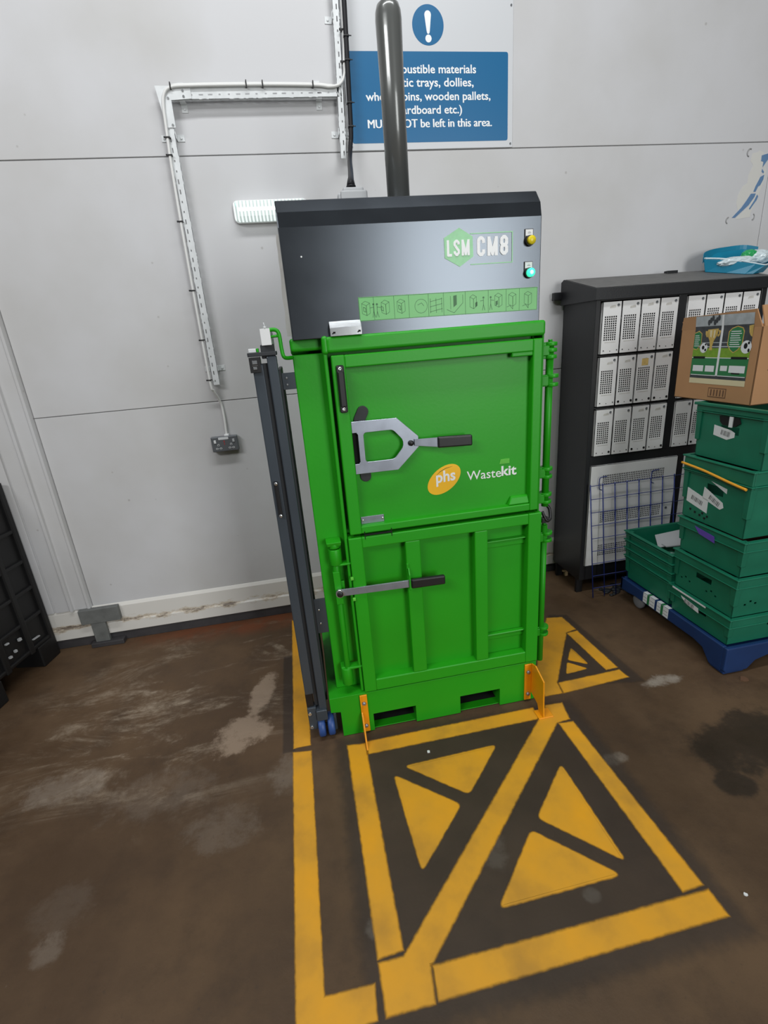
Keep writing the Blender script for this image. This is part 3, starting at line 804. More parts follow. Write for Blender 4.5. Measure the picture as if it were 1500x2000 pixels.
# steel latch plate with its bolt, arm and grip, rubber stops behind
for (x0, z0), (x1, z1) in (((0.207, 1.380), (0.222, 1.408)), ((0.212, 1.168), (0.212, 1.186))):
    b = MB(); d = Vector((x1 - x0, z1 - z0)).normalized(); n = Vector((-d.y, d.x)); r = 0.0205; out = []
    for k in range(9):
        t = math.pi * k / 8; q = Vector((x1, z1)) + n * (-r * math.cos(t)) + d * (r * math.sin(t)); out.append((q.x, q.y))
    for k in range(9):
        t = math.pi * k / 8; q = Vector((x0, z0)) + n * (r * math.cos(t)) - d * (r * math.sin(t)); out.append((q.x, q.y))
    b.prism(out, 'y', 1.747, 1.756); b.build('rubber_stop', 'rubber', ud, bev=0.002)
b = MB(); b.prism(rounded([(0.173, 1.335), (0.196, 1.335), (0.196, 1.212), (0.173, 1.212)], 0.010), 'y', 1.747, 1.756); b.build('rubber_stop', 'hole', ud)
outer = [(0.174, 1.378), (0.340, 1.376), (0.4165, 1.302), (0.4165, 1.262), (0.334, 1.184), (0.174, 1.185), (0.174, 1.2225), (0.189, 1.2225), (0.1945, 1.229), (0.1945, 1.330), (0.189, 1.3375), (0.174, 1.3375)]
inner = rounded([(0.2145, 1.3355), (0.323, 1.3355), (0.3585, 1.294), (0.3585, 1.268), (0.323, 1.2265), (0.2145, 1.2265)], 0.0125, 4)
b = MB(); b.plate_hole(outer, inner, 1.728, 1.734)
for x in (0.19, 0.33): b.cyl((x + 0.01, 1.734, 1.36 if x < .3 else 1.35), (x + 0.01, 1.756, 1.36 if x < .3 else 1.35), 0.008, n=10)
b.build('latch_plate', 'steel', ud, bev=0.0008, seg=1)
b = MB(); b.lathe((0.3875, 1.728, 1.279), [(0.0105, 0), (0.0105, -0.006), (0.008, -0.009), (0.0004, -0.0095)], 18, 'y'); b.cyl((0.3875, 1.734, 1.279), (0.3875, 1.756, 1.279), 0.012)
b.build('bolt', 'black', ud)
b = MB(); b.hexa([(0.400, 1.722, 1.268), (0.487, 1.714, 1.255), (0.487, 1.719, 1.255), (0.400, 1.727, 1.268), (0.400, 1.722, 1.292), (0.487, 1.714, 1.291), (0.487, 1.719, 1.291), (0.400, 1.727, 1.292)])
b.build('latch_arm', 'steel', ud, bev=0.001)
b = MB(); b.hexa([(0.485, 1.707, 1.252), (0.617, 1.702, 1.248), (0.617, 1.724, 1.248), (0.485, 1.724, 1.252), (0.485, 1.707, 1.294), (0.617, 1.702, 1.289), (0.617, 1.724, 1.289), (0.485, 1.724, 1.294)])
b.build('grip', 'black', ud, bev=0.006, seg=3)
# bare steel plate low on the panel
b = MB(); b.box(0.178, 0.268, 1.750, 1.7545, 0.979, 1.008); b.mi = 1
for x in (0.184, 0.262): b.cyl((x, 1.750, 0.9935), (x, 1.7475, 0.9935), 0.0045, n=10)
b.build('striker_plate', ['steel', 'chrome'], ud, bev=0.001)
# oval badge, lettering and tag
YP = 1.7536
b = MB()
def oval(cx, cz, a, c, rot, y0, y1, n=40):
    return [(cx + a * math.cos(t) * math.cos(rot) - c * math.sin(t) * math.sin(rot), cz + a * math.cos(t) * math.sin(rot) + c * math.sin(t) * math.cos(rot)) for t in (2 * math.pi * i / n for i in range(n))]
b.prism(oval(0.5165, 1.116, 0.0755, 0.0475, 0.62, 0, 0), 'y', YP - 0.0008, YP + 0.0005)
b.mi = 1
arc = [(0.476 + 0.0008 * i, 0) for i in range(0)]
A = [Vector((0.478, 1.128)), Vector((0.500, 1.150)), Vector((0.524, 1.1615)), Vector((0.552, 1.1655))]
for p0, p1, w0, w1 in ((A[0], A[1], .0005, .003), (A[1], A[2], .003, .003), (A[2], A[3], .003, .0005)):
    b.face([(p0.x, YP - 0.0010, p0.y - w0), (p1.x, YP - 0.0010, p1.y - w1), (p1.x, YP - 0.0010, p1.y), (p0.x, YP - 0.0010, p0.y)])
tag(b.build('badge', ['logo_yellow', 'logo_dark'], ud, fixn=False), 'yellow oval badge')
lettering('lettering', 'phs', 0.484, 0.562, 1.090, 1.150, YP - 0.0008, 'letter_white', ud, bold=0.022, tilt=0.06)
lettering('lettering', 'Waste', 0.609, 0.7505, 1.100, 1.136, YP, 'letter_white', ud, bold=0.002, tilt=-0.015)
lettering('lettering', 'kit', 0.752, 0.815, 1.1005, 1.141, YP, 'letter_white', ud, bold=0.022, tilt=-0.015)
b = MB(); b.hexa([(0.744, YP - 0.0008, 1.150), (0.785, YP - 0.0008, 1.150), (0.785, YP, 1.150), (0.744, YP, 1.150), (0.749, YP - 0.0008, 1.169), (0.785, YP - 0.0008, 1.169), (0.785, YP, 1.169), (0.749, YP, 1.169)])
for k in range(4): b.box(0.750, 0.782 - 0.004 * (k % 2), YP - 0.0014, YP - 0.0008, 1.1515 + 0.0045 * k, 1.1535 + 0.0045 * k)
tag(b.build('tag', 'green_light', ud), 'small pale green tag')

# hinges down the right-hand side: pivot rods and knuckles
XH, YK = 0.962, 1.792
for zs_, nm in (((1.590, 0.935), 'hinge_rod'), ((0.850, 0.165), 'hinge_rod')):
    b = MB(); b.cyl((XH, YK, zs_[1]), (XH, YK, zs_[0]), 0.0145, n=18); b.cyl((XH, YK, zs_[0]), (XH, YK, zs_[0] + 0.008), 0.008, n=12)
    b.build(nm, 'green', bal)
for z in (1.560, 1.449, 1.082, 0.973, 0.797, 0.327):
    b = MB()
    big = 0.010 if z in (1.449, 0.797, 0.327) else 0.0
    for k in ((-0.016, 0.016) if z != 1.56 else (-0.024, 0.0, 0.022)):
        b.cyl((XH + big, YK, z + k - 0.007), (XH + big, YK, z + k + 0.007), 0.026, n=20)
        b.box(0.90, XH + big, YK - 0.012, YK + 0.012, z + k - 0.006, z + k + 0.006)
    b.box(0.895, XH - 0.012, YK - 0.020, YK - 0.006, z - 0.018, z + 0.018)
    b.build('hinge_knuckle', 'green', bal, bev=0.002)
b = MB(); b.tube(bez([(0.945, 1.780, 0.915), (0.960, 1.770, 0.878), (0.980, 1.775, 0.882), (0.983, 1.79, 0.918), (0.972, 1.795, 0.935)], 6), 0.007); b.box(0.940, 0.972, 1.768, 1.792, 0.866, 0.888)
tag(b.build('padlock', 'black', bal, bev=0.003), 'black padlock on the hinge rod')

# lower latch at the left: barrels, clevis, rod, lever and catch
b = MB()
b.cyl((0.062, 1.755, 0.826), (0.062, 1.755, 0.893), 0.0250, n=22); b.cyl((0.062, 1.755, 0.897), (0.062, 1.755, 0.918), 0.0225, n=22)
b.hexa([(0.036, 1.735, 0.908), (0.088, 1.735, 0.908), (0.088, 1.790, 0.908), (0.036, 1.790, 0.908), (0.032, 1.730, 0.926), (0.091, 1.730, 0.926), (0.091, 1.790, 0.926), (0.032, 1.790, 0.926)])
b.box(0.050, 0.125, 1.735, 1.775, 0.822, 0.830)
b.build('latch_barrel', 'green', bal, bev=0.003)
b = MB()
b.cyl((0.0535, 1.755, 0.258), (0.0535, 1.755, 0.342), 0.0240, n=22)
b.box(0.0535, 0.122, 1.736, 1.776, 0.336, 0.346); b.box(0.030, 0.06, 1.745, 1.79, 0.27, 0.346)
b.build('latch_barrel', 'green', bal, bev=0.003)
b = MB(); b.cyl((0.0575, 1.752, 0.335), (0.0595, 1.752, 0.70), 0.0125, n=16); b.cyl((0.060, 1.753, 0.70), (0.061, 1.753, 0.83), 0.015, n=16)
b.hexa([(0.046, 1.734, 0.655), (0.074, 1.734, 0.655), (0.074, 1.766, 0.655), (0.046, 1.766, 0.655), (0.044, 1.734, 0.800), (0.070, 1.734, 0.800), (0.070, 1.766, 0.800), (0.044, 1.766, 0.800)])
b.box(0.060, 0.086, 1.745, 1.760, 0.700, 0.752)
b.build('latch_rod', 'green', bal, bev=0.002)
b = MB(); c = Vector((0.0625, 0.711))
b.hexa([(0.058, 1.722, 0.697), (0.355, 1.708, 0.697), (0.355, 1.714, 0.697), (0.058, 1.728, 0.697), (0.058, 1.722, 0.7265), (0.355, 1.708, 0.729), (0.355, 1.714, 0.729), (0.058, 1.728, 0.7265)])
lv = b.build('latch_lever', 'steel', ld, bev=0.001)
b = MB(); b.cyl((0.0625, 1.735, 0.711), (0.0625, 1.716, 0.711), 0.0165, n=20); b.build('latch_pivot_washer', 'chrome', ld)
b = MB(); b.lathe((0.0625, 1.717, 0.711), [(0.0120, 0), (0.0120, -0.006), (0.009, -0.008), (0.0004, -0.008)], 18, 'y'); b.build('bolt', 'black', ld)
b = MB(); b.hexa([(0.350, 1.700, 0.692), (0.490, 1.696, 0.692), (0.490, 1.716, 0.692), (0.350, 1.716, 0.692), (0.350, 1.700, 0.733), (0.490, 1.696, 0.731), (0.490, 1.716, 0.731), (0.350, 1.716, 0.733)])
b.build('grip', 'black', ld, bev=0.006, seg=3)
b = MB(); b.prism([(1.726, 0.784), (1.712, 0.780), (1.700, 0.755), (1.698, 0.690), (1.706, 0.684), (1.708, 0.735), (1.718, 0.748), (1.726, 0.744)], 'x', 0.3415, 0.3475)
b.box(0.338, 0.346, 1.716, 1.7245, 0.776, 0.798); b.build('lever_catch', 'green', ld, bev=0.001)
for z in (0.770, 0.678):
    b = MB(); b.box(0.110, 0.122, 1.712, 1.7235, z - 0.006, z + 0.006); b.build('lever_stop', 'green_light', ld, bev=0.002)

# orange anchor brackets bolted to the base
def anchor(xf, s):
    b = MB()
    b.box(min(xf, xf - s * 0.032), max(xf, xf - s * 0.032), YB - 0.007, YB, 0.010, 0.205)
    pr = [(YB - 0.002, 0.205), (YB - 0.040, 0.218), (YB - 0.118, 0.190), (YB - 0.124, 0.060), (YB - 0.130, 0.0), (YB - 0.085, 0.0), (YB - 0.07, 0.035), (YB - 0.002, 0.05)] if s > 0 else \
         [(YB - 0.002, 0.206), (YB - 0.010, 0.206), (YB - 0.014, 0.155), (YB - 0.010, 0.120), (YB - 0.030, 0.108), (YB - 0.045, 0.09), (YB - 0.105, 0.0), (YB - 0.06, 0.0), (YB - 0.002, 0.03)]
    b.prism(pr, 'x', xf, xf + 0.007)
    if s > 0: b.box(xf - 0.02, xf + 0.05, YB - 0.13, YB - 0.075, 0.001, 0.006)
    a = b.build('anchor_bracket', 'orange', bal, bev=0.002)
    tag(a, 'orange yellow floor anchor')
    for z in (0.165, 0.045):
        b = MB(); b.lathe((xf - s * 0.016, YB - 0.007, z), [(0.009, 0), (0.009, -0.006), (0.007, -0.008), (0.0004, -0.008)], 6, 'y')
        b.build('bolt', 'steel', a)
anchor(0.886, 1)
anchor(0.092, -1)
b = bpy.data.objects

# green bent lug and dark strap plate on the left-hand side that carry the trolley
b = MB(); b.tube(bez([(-0.066, 1.752, 1.704), (-0.044, 1.752, 1.703), (-0.034, 1.752, 1.688), (-0.032, 1.752, 1.640), (-0.026, 1.752, 1.614), (0.0, 1.785, 1.611)], 6), 0.0065, n=10)
b.tube([(-0.064, 1.752, 1.683), (-0.036, 1.752, 1.684)], 0.0045, n=8)
b.build('hanger_lug', 'green', bal)
for z0, z1, w in ((1.505, 1.562, 0.0), (0.50, 0.66, 0.0)):
    b = MB(); b.box(-0.0455, 0.002, 1.795, 1.803, z0, z1); b.mi = 1
    for z in (z0 + (z1 - z0) * .3, z0 + (z1 - z0) * .7): b.cyl((-0.030, 1.795, z), (-0.030, 1.791, z), 0.004, n=8)
    b.build('side_bracket', ['slate', 'chrome'], bal, bev=0.001)

# ------------------------------------------------------------------ folded bale trolley hanging at the machine's left
tr = thing('bale_trolley', 'slate grey bale trolley standing upright on blue wheels left of the green machine', 'trolley', (-0.09, 1.77, 0))
b = MB(); b.box(-0.137, -0.101, 1.752, 1.80, 0.235, 1.60); b.build('rail', 'slate', tr, bev=0.004)
b = MB(); b.box(-0.086, -0.053, 1.748, 1.80, 0.150, 1.622); b.build('rail', 'slate', tr, bev=0.004)
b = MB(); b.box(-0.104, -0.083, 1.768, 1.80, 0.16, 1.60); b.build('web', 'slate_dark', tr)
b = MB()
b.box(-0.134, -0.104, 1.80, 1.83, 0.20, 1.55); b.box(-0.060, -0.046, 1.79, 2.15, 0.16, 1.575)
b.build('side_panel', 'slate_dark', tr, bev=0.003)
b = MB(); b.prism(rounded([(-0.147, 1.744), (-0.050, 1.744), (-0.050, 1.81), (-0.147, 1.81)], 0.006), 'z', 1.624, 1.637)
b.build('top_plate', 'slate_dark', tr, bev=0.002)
b = MB(); b.box(-0.144, -0.108, 1.738, 1.80, 1.573, 1.622); b.mi = 1
b.box(-0.134, -0.118, 1.735, 1.739, 1.600, 1.612); b.box(-0.133, -0.121, 1.735, 1.739, 1.583, 1.592); b.box(-0.135, -0.117, 1.736, 1.739, 1.5945, 1.5965)
b.build('latch_block', ['black', 'chrome'], tr, bev=0.003)
b = MB(); b.box(-0.142, -0.117, 1.755, 1.785, 1.637, 1.650); b.mi = 1; b.box(-0.116, -0.108, 1.755, 1.775, 1.637, 1.650); b.build('top_nut', ['galv', 'green'], tr, bev=0.002)
b = MB(); b.box(-0.0945, -0.0620, 1.745, 1.753, 1.657, 1.709); b.mi = 1; b.box(-0.092, -0.0645, 1.753, 2.10, 1.657, 1.707); b.mi = 2; b.cyl((-0.077, 1.75, 1.709), (-0.077, 1.75, 1.716), 0.006, n=10); b.cyl((-0.077, 1.75, 1.716), (-0.079, 1.75, 1.728), 0.0022, n=8)
b.build('cross_tube', ['white', 'galv', 'galv'], tr, bev=0.002)
b = MB(); b.box(-0.102, -0.056, 1.765, 1.80, 1.615, 1.660); b.build('tube_saddle', 'slate_dark', tr, bev=0.003)
b = MB(); b.box(-0.098, -0.050, 1.744, 1.752, 1.055, 1.170) if False else b.box(-0.126, -0.112, 1.738, 1.753, 1.055, 1.190); b.mi = 1
for z in (1.184, 1.060): b.cyl((-0.119, 1.738, z), (-0.119, 1.732, z), 0.0062, n=14)
b.build('strap_handle', ['black', 'chrome'], tr, bev=0.003)
b = MB(); b.box(-0.138, -0.108, 1.758, 1.80, 0.165, 0.236); b.build('end_stop', 'black', tr, bev=0.002)
# castor: fork, axle bolts and two wheels
b = MB(); b.box(-0.101, -0.054, 1.735, 1.80, 0.100, 0.152); b.box(-0.138, -0.100, 1.748, 1.79, 0.050, 0.165); b.box(-0.030, -0.018, 1.755, 1.79, 0.02, 0.11)
b.cyl((-0.125, 1.768, 0.052), (-0.018, 1.768, 0.052), 0.008, n=12)
b.build('castor_fork', 'slate', tr, bev=0.003)
for x in (-0.102, -0.060):
    b = MB(); b.lathe((x, 1.768, 0.051), [(0.012, 0), (0.044, 0.001), (0.050, 0.006), (0.050, 0.026), (0.044, 0.031), (0.012, 0.032)], 28, 'x'); b.build('wheel', 'blue_wheel', tr)
for z in (0.139, 0.067):
    b = MB(); b.cyl((-0.128, 1.748, z), (-0.128, 1.742, z), 0.0075, n=14); b.build('bolt', 'chrome', tr)

# ------------------------------------------------------------------ warning sign on the wall
sg = thing('warning_sign', 'blue and white mandatory notice board on the wall behind the grey ram cylinder', 'sign', (0.87, YW, 2.56))
b = MB(); b.box(0.425, 1.297, YW - 0.004, YW, 2.562, 3.34); b.build('board', 'sign_white', sg, bev=0.001)
YS = YW - 0.004
b = MB(); b.prism(rounded([(0.441, 2.592), (1.270, 2.592), (1.270, 2.966), (0.441, 2.966)], 0.012), 'y', YS - 0.0006, YS); b.build('blue_panel', 'sign_blue', sg)
b = MB(); b.prism([(0.857 + 0.079 * math.cos(t * math.pi / 24), 3.068 + 0.079 * math.sin(t * math.pi / 24)) for t in range(48)], 'y', YS - 0.0006, YS); b.build('blue_disc', 'sign_blue', sg)
b = MB(); ex = [(0.857 + 0.0165 * math.cos(t), 3.107 + 0.0165 * math.sin(t)) for t in [math.pi * k / 10 for k in range(11)]] + [(0.849, 3.045)] + [(0.857 + 0.007 * math.cos(t), 3.040 + 0.006 * math.sin(t)) for t in [math.pi + math.pi * k / 5 for k in range(1, 5)]] + [(0.865, 3.045)]
b.prism(ex, 'y', YS - 0.0012, YS); b.prism([(0.857 + 0.0155 * math.cos(t * math.pi / 12), 3.016 + 0.0155 * math.sin(t * math.pi / 12)) for t in range(24)], 'y', YS - 0.0012, YS)
b.build('exclamation_mark', 'letter_white', sg)
for text, x0, x1, z0, z1 in (('Combustible materials', 0.605, 1.099, 2.878, 2.914), ('(plastic trays, dollies,', 0.612, 1.085, 2.813, 2.861), ('wheelie bins, wooden pallets,', 0.525, 1.175, 2.757, 2.803), ('(cardboard etc.)', 0.668, 1.021, 2.701, 2.748), ('MUST NOT be left in this area.', 0.525, 1.180, 2.655, 2.691)):
    cap = text[0] == 'M'
    lettering('lettering', text, x0, x1, z0, z1, YS - 0.0007, 'letter_white', sg, bold=0.0 if cap else 0.016, twice=0.0028 if cap else 0.0)
for x, z in ((1.285, 3.150), (1.285, 2.578), (0.436, 2.578)):
    b = MB(); b.cyl((x, YS, z), (x, YS - 0.003, z), 0.0045, n=10); b.build('screw', 'socket', sg)

# ------------------------------------------------------------------ slotted steel channels and cables on the wall
YC = 2.852
def slots(L, w, pitch=0.042):
    out = []; n = int(L / pitch)
    for k in range(n):
        c = (k + 0.5) / n; hw = (0.010 if k % 4 in (0, 1) else 0.0045) / L
        out.append((c - hw, c + hw, 0.30, 0.30 + 0.0055 / w))
    return out
def channel(name, label, p0, p1, width, side, clips):
    """p0->p1 in xz; width measured to the left of travel"""
    P0, P1 = Vector((p0[0], 0, p0[1])), Vector((p1[0], 0, p1[1])); L = (P1 - P0).length; d = (P1 - P0).normalized(); n = Vector((-d.z, 0, d.x)) * side
    mid = (P0 + P1) / 2
    t = thing(name, label, 'cable channel', (mid.x, YC, mid.z))
    f = Vector((0, YC, 0)); A, B, C, D = P0 + f, P1 + f, P1 + n * width + f, P0 + n * width + f
    b = MB(); b.holes_panel(A, B, C, D, slots(L, width), 0.0015, (0, -1, 0))
    k = Vector((0, 0.014, 0)); h2 = [(h[0], h[1], 0.35, 0.65) for h in slots(L, width)]
    b.holes_panel(A + k, B + k, B, A, [] if name == 'x' else h2, 0.0015, tuple(-n)); b.holes_panel(D, C, C + k, D + k, h2, 0.0015, tuple(n))
    b.build('channel', 'galv', t)
    for c in clips:
        q = P0 + d * (L * c) + n * width * .5
        for s in (-1, 1):
            e = q + n * s * (width * .5 + 0.001)
            b = MB()
            u = n * s
            def pt(a, y, z): v = e + u * a + d * z; return (v.x, y, v.z)
            b.hexa([pt(0, YC + 0.002, -0.014), pt(0.003, YC + 0.002, -0.014), pt(0.003, YW, -0.014), pt(0, YW, -0.014), pt(0, YC + 0.002, 0.014), pt(0.003, YC + 0.002, 0.014), pt(0.003, YW, 0.014), pt(0, YW, 0.014)])
            b.hexa([pt(0, YW - 0.003, -0.014), pt(0.034, YW - 0.003, -0.014), pt(0.034, YW, -0.014), pt(0, YW, -0.014), pt(0, YW - 0.003, 0.014), pt(0.034, YW - 0.003, 0.014), pt(0.034, YW, 0.014), pt(0, YW, 0.014)])
            v = e + u * 0.02; b.cyl((v.x, YW - 0.003, v.z), (v.x, YW - 0.007, v.z), 0.005, n=10)
            b.build('mounting_clip', 'galv', t, bev=0.001)
    return t
channel('steel_channel', 'horizontal slotted galvanised channel on the wall left of the blue notice', (-0.448, 2.7625), (0.400, 2.770), 0.047, 1, (0.12, 0.87))
channel('steel_channel', 'long vertical slotted galvanised channel on the wall above the socket', (-0.440, 2.800), (-0.444, 1.487), 0.036, 1, (0.13, 0.935))
channel('steel_channel', 'vertical slotted galvanised channel running up beside the black cable', (0.398, 2.517), (0.432, 3.35), 0.030, 1, (0.135, 0.675))
# corner gusset of the bend
b = MB(); b.prism([(-0.455, 2.815), (-0.30, 2.813), (-0.30, 2.765), (-0.392, 2.760), (-0.394, 2.655), (-0.434, 2.655)], 'y', YC - 0.004, YC - 0.0025); b.mi = 1
for x, z in ((-0.335, 2.796), (-0.335, 2.774), (-0.405, 2.665), (-0.405, 2.768)): b.cyl((x, YC - 0.004, z), (x, YC - 0.008, z), 0.005, n=10)
g = recenter(b.build('corner_plate', ['galv', 'chrome'], bev=0.0005, seg=1)); tag(g, 'galvanised corner plate joining the horizontal channel to the long vertical channel', 'bracket')

YK2 = YC - 0.009
wc = thing('white_cable', 'white cable tied along the slotted channels down to the wall socket', 'cable', (-0.1, YC, 2.8))
pts = [(0.436, YK2, 3.36), (0.434, YK2, 3.05), (0.424, YK2, 2.90), (0.420, YK2, 2.852), (0.395, YK2, 2.816), (0.345, YK2, 2.806), (0.27, YK2, 2.812), (0.0, YK2, 2.815), (-0.30, YK2, 2.812), (-0.385, YK2, 2.806), (-0.418, YK2, 2.782), (-0.431, YK2, 2.735), (-0.436, YK2, 2.66), (-0.445, YK2, 2.50), (-0.452, YK2, 2.2), (-0.456, YK2, 1.8), (-0.456, YK2, 1.50), (-0.448, YK2 + 0.01, 1.455), (-0.428, YW - 0.012, 1.385), (-0.424, YW - 0.012, 1.30), (-0.428, YW - 0.018, 1.200)]
b = MB(); b.tube(bez(pts, 8), 0.0068, n=10); b.build('sheath', 'cable_white', wc)
b = MB(); b.tube(bez([(x + (-0.004 if i > 9 else 0), y + 0.010, z + (0.010 if 4 < i < 10 else 0)) for i, (x, y, z) in enumerate(pts[:17])], 6), 0.0045, n=8); b.build('second_core', 'cable_white', wc)
b = MB(); b.box(-0.440, -0.414, YW - 0.034, YW - 0.002, 1.186, 1.212); b.build('gland', 'white', wc, bev=0.003)
for x, z, vert in ((-0.385, 2.808, 0), (0.03, 2.814, 0), (-0.045, 2.815, 0), (0.265, 2.812, 0), (-0.437, 2.615, 1), (-0.442, 2.545, 1), (-0.450, 2.27, 1), (-0.456, 1.96, 1), (-0.456, 1.515, 1), (-0.455, 1.72, 1), (0.423, 2.90, 1), (0.430, 3.02, 1)):
    b = MB()
    if vert: b.box(x - 0.011, x + 0.011, YK2 - 0.009, YK2 + 0.014, z - 0.003, z + 0.003); b.box(x - 0.018, x - 0.009, YK2 - 0.008, YK2 - 0.003, z - 0.004, z + 0.004)
    else: b.box(x - 0.003, x + 0.003, YK2 - 0.009, YK2 + 0.014, z - 0.010, z + 0.011); b.box(x - 0.002, x + 0.003, YK2 - 0.010, YK2 - 0.002, z + 0.006, z + 0.016)
    b.build('cable_tie', 'black', wc, bev=0.001)
bc = thing('black_cable', 'thick black power cable running down the wall to the top of the machine', 'cable', (0.42, YC, 2.7))
pts = [(0.452, YC - 0.022, 3.36), (0.443, YC - 0.022, 3.05), (0.434, YC - 0.022, 2.80), (0.427, YC - 0.022, 2.62), (0.417, YC - 0.030, 2.56), (0.396, 2.74, 2.475), (0.355, 2.46, 2.350), (0.316, 2.20, 2.245), (0.310, 2.175, 2.215)]
b = MB(); b.tube(bez(pts, 8), 0.0115, n=12); b.build('sheath', 'cable_black', bc)
b = MB(); b.cyl((0.310, 2.172, 2.215), (0.310, 2.170, 2.207), 0.019, n=14); b.tube([(0.322, 2.24, 2.262), (0.315, 2.20, 2.243), (0.310, 2.172, 2.212)], [0.0112, 0.013, 0.018], n=14); b.build('strain_relief', 'cable_black', bc)
for z, x in ((2.735, 0.4315), (2.64, 0.428), (2.99, 0.441), (2.90, 0.438)):
    b = MB(); b.box(x - 0.013, x + 0.013, YC - 0.036, YC - 0.008, z - 0.003, z + 0.003); b.box(x + 0.012, x + 0.024, YC - 0.032, YC - 0.028, z - 0.002, z + 0.002); b.build('cable_tie', 'black', bc, bev=0.001)

# ------------------------------------------------------------------ wall socket
sk = thing('wall_socket', 'grey metal-clad double wall socket below the white cable', 'socket', (-0.443, YW, 1.12))
b = MB(); b.box(-0.515, -0.370, YW - 0.044, YW - 0.010, 1.118, 1.203); b.box(-0.508, -0.377, YW - 0.012, YW, 1.124, 1.197); b.build('box', 'socket', sk, bev=0.004)
Ys = YW - 0.044
for x in (-0.500, -0.398):
    b = MB(); b.box(x, x + 0.012, Ys - 0.004, Ys, 1.168, 1.186); b.build('switch', 'white' if x < -0.45 else 'grey_plastic', sk, bev=0.001)
for x in (-0.478, -0.408):
    b = MB(); b.prism([(x - 0.006, 1.151), (x + 0.006, 1.151), (x + 0.006, 1.158)] + [(x + 0.006 * math.cos(t * .524), 1.158 + 0.006 * math.sin(t * .524)) for t in range(1, 7)], 'y', Ys - 0.0016, Ys)
    for dx in (-0.010, 0.010): b.prism([(x + dx + 0.008 * math.cos(t * .393), 1.137 + 0.0055 * math.sin(t * .393)) for t in range(16)], 'y', Ys - 0.0016, Ys)
    b.mi = 1
    b.box(x - 0.002, x + 0.002, Ys - 0.002, Ys - 0.001, 1.153, 1.159)
    for dx in (-0.010, 0.010): b.box(x + dx - 0.003, x + dx + 0.003, Ys - 0.002, Ys - 0.001, 1.1355, 1.1385)
    b.build('outlet', ['grey_plastic', 'hole'], sk)
b = MB(); b.prism(rounded([(-0.474, 1.186), (-0.418, 1.186), (-0.418, 1.199), (-0.474, 1.199)], 0.005), 'y', Ys - 0.001, Ys); b.build('circuit_label', 'paper', sk)
b = MB(); b.box(-0.447, -0.441, Ys - 0.001, Ys, 1.170, 1.180); b.box(-0.446, -0.442, Ys - 0.001, Ys, 1.156, 1.166); b.build('red_mark', 'red', sk)

# ------------------------------------------------------------------ lit bulkhead light behind the hood
bl = thing('bulkhead_light', 'glowing white bulkhead light on the wall behind the left of the dark hood', 'light', (0.0, YW, 2.26))
LX0, LX1, LZ0, LZ1 = -0.195, 0.18, 2.258, 2.360
b = MB(); b.prism(rounded([(LX0, LZ0), (LX1, LZ0), (LX1, LZ1), (LX0, LZ1)], 0.028), 'y', YW - 0.022, YW); b.build('back_tray', 'white', bl, bev=0.003)
b = MB()
secp = [(YW - 0.022, LZ0 + 0.004), (YW - 0.045, LZ0 + 0.008), (YW - 0.058, LZ0 + 0.024), (YW - 0.060, LZ0 + 0.052), (YW - 0.056, LZ1 - 0.026), (YW - 0.046, LZ1 - 0.008), (YW - 0.022, LZ1 - 0.004)]
b.prism(secp, 'x', LX0 + 0.022, LX1 - 0.022)
b.build('lens', 'lens', bl, bev=0.004)
b = MB(); b.hexa([(LX0 + 0.004, YW - 0.028, LZ0 + 0.016), (LX0 + 0.024, YW - 0.052, LZ0 + 0.010), (LX0 + 0.024, YW - 0.020, LZ0 + 0.006), (LX0 + 0.004, YW - 0.020, LZ0 + 0.012), (LX0 + 0.004, YW - 0.028, LZ1 - 0.016), (LX0 + 0.024, YW - 0.052, LZ1 - 0.010), (LX0 + 0.024, YW - 0.020, LZ1 - 0.006), (LX0 + 0.004, YW - 0.020, LZ1 - 0.012)])
b.build('end_cap', 'lens', bl, bev=0.003)
b = MB(); b.box(LX0 + 0.026, LX1 - 0.03, YW - 0.0615, YW - 0.059, LZ0 + 0.046, LZ0 + 0.060); b.build('lit_tube', 'tube', bl)
b = MB(); b.sphere((LX0 + 0.022, YW - 0.050, LZ1 - 0.022), 0.010, 12, (0.6, 0.5, 1.3)); b.build('indicator', 'green_core', bl)

# ------------------------------------------------------------------ remains of a torn sticker, grey T bracket at the kerb
ts = thing('torn_sticker', 'torn remains of a blue and white sticker high on the right of the wall', 'sticker', (2.77, YW, 2.17))
def z5(x, y):  # sketch coordinates of the sticker scaled to metres on the wall
    return (2.567 + x * 0.0002545 + (2000 - y) * 0.0000205, 2.590 - y * 0.000244 + x * 0.0000 )
b = MB()
def flake(pts, d): b.prism([z5(*p) for p in pts], 'y', YW - d, YW + 0.0005)
flake([(700, 500), (720, 350), (830, 330), (900, 300), (1020, 340), (1000, 420), (980, 520), (1060, 540), (1050, 680), (1040, 900), (980, 1160), (880, 1200), (760, 1400), (640, 1540), (560, 1380), (560, 1200), (640, 1020), (740, 960), (730, 800), (800, 600)], 0.0006)
flake([(1090, 600), (1180, 700), (1180, 900), (1130, 1160), (1090, 1350), (1000, 1600), (1010, 1690), (620, 1730), (700, 1640), (900, 1480), (1010, 1280), (1040, 1160), (1100, 1000), (1150, 860)], 0.0007)
b.build('backing', 'vinyl_edge', ts)
b = MB()
flake([(970, 400), (1240, 340), (1150, 500), (1110, 560), (1060, 640), (1050, 530), (985, 515)], 0.0013)
flake([(1060, 840), (1150, 800), (1150, 900), (1100, 1020), (1050, 1040), (1010, 1150), (950, 1150), (980, 1030)], 0.0013)
flake([(900, 1190), (1030, 1190), (1010, 1260), (900, 1430), (600, 1690), (515, 1690), (600, 1600), (720, 1480), (820, 1330)], 0.0013)
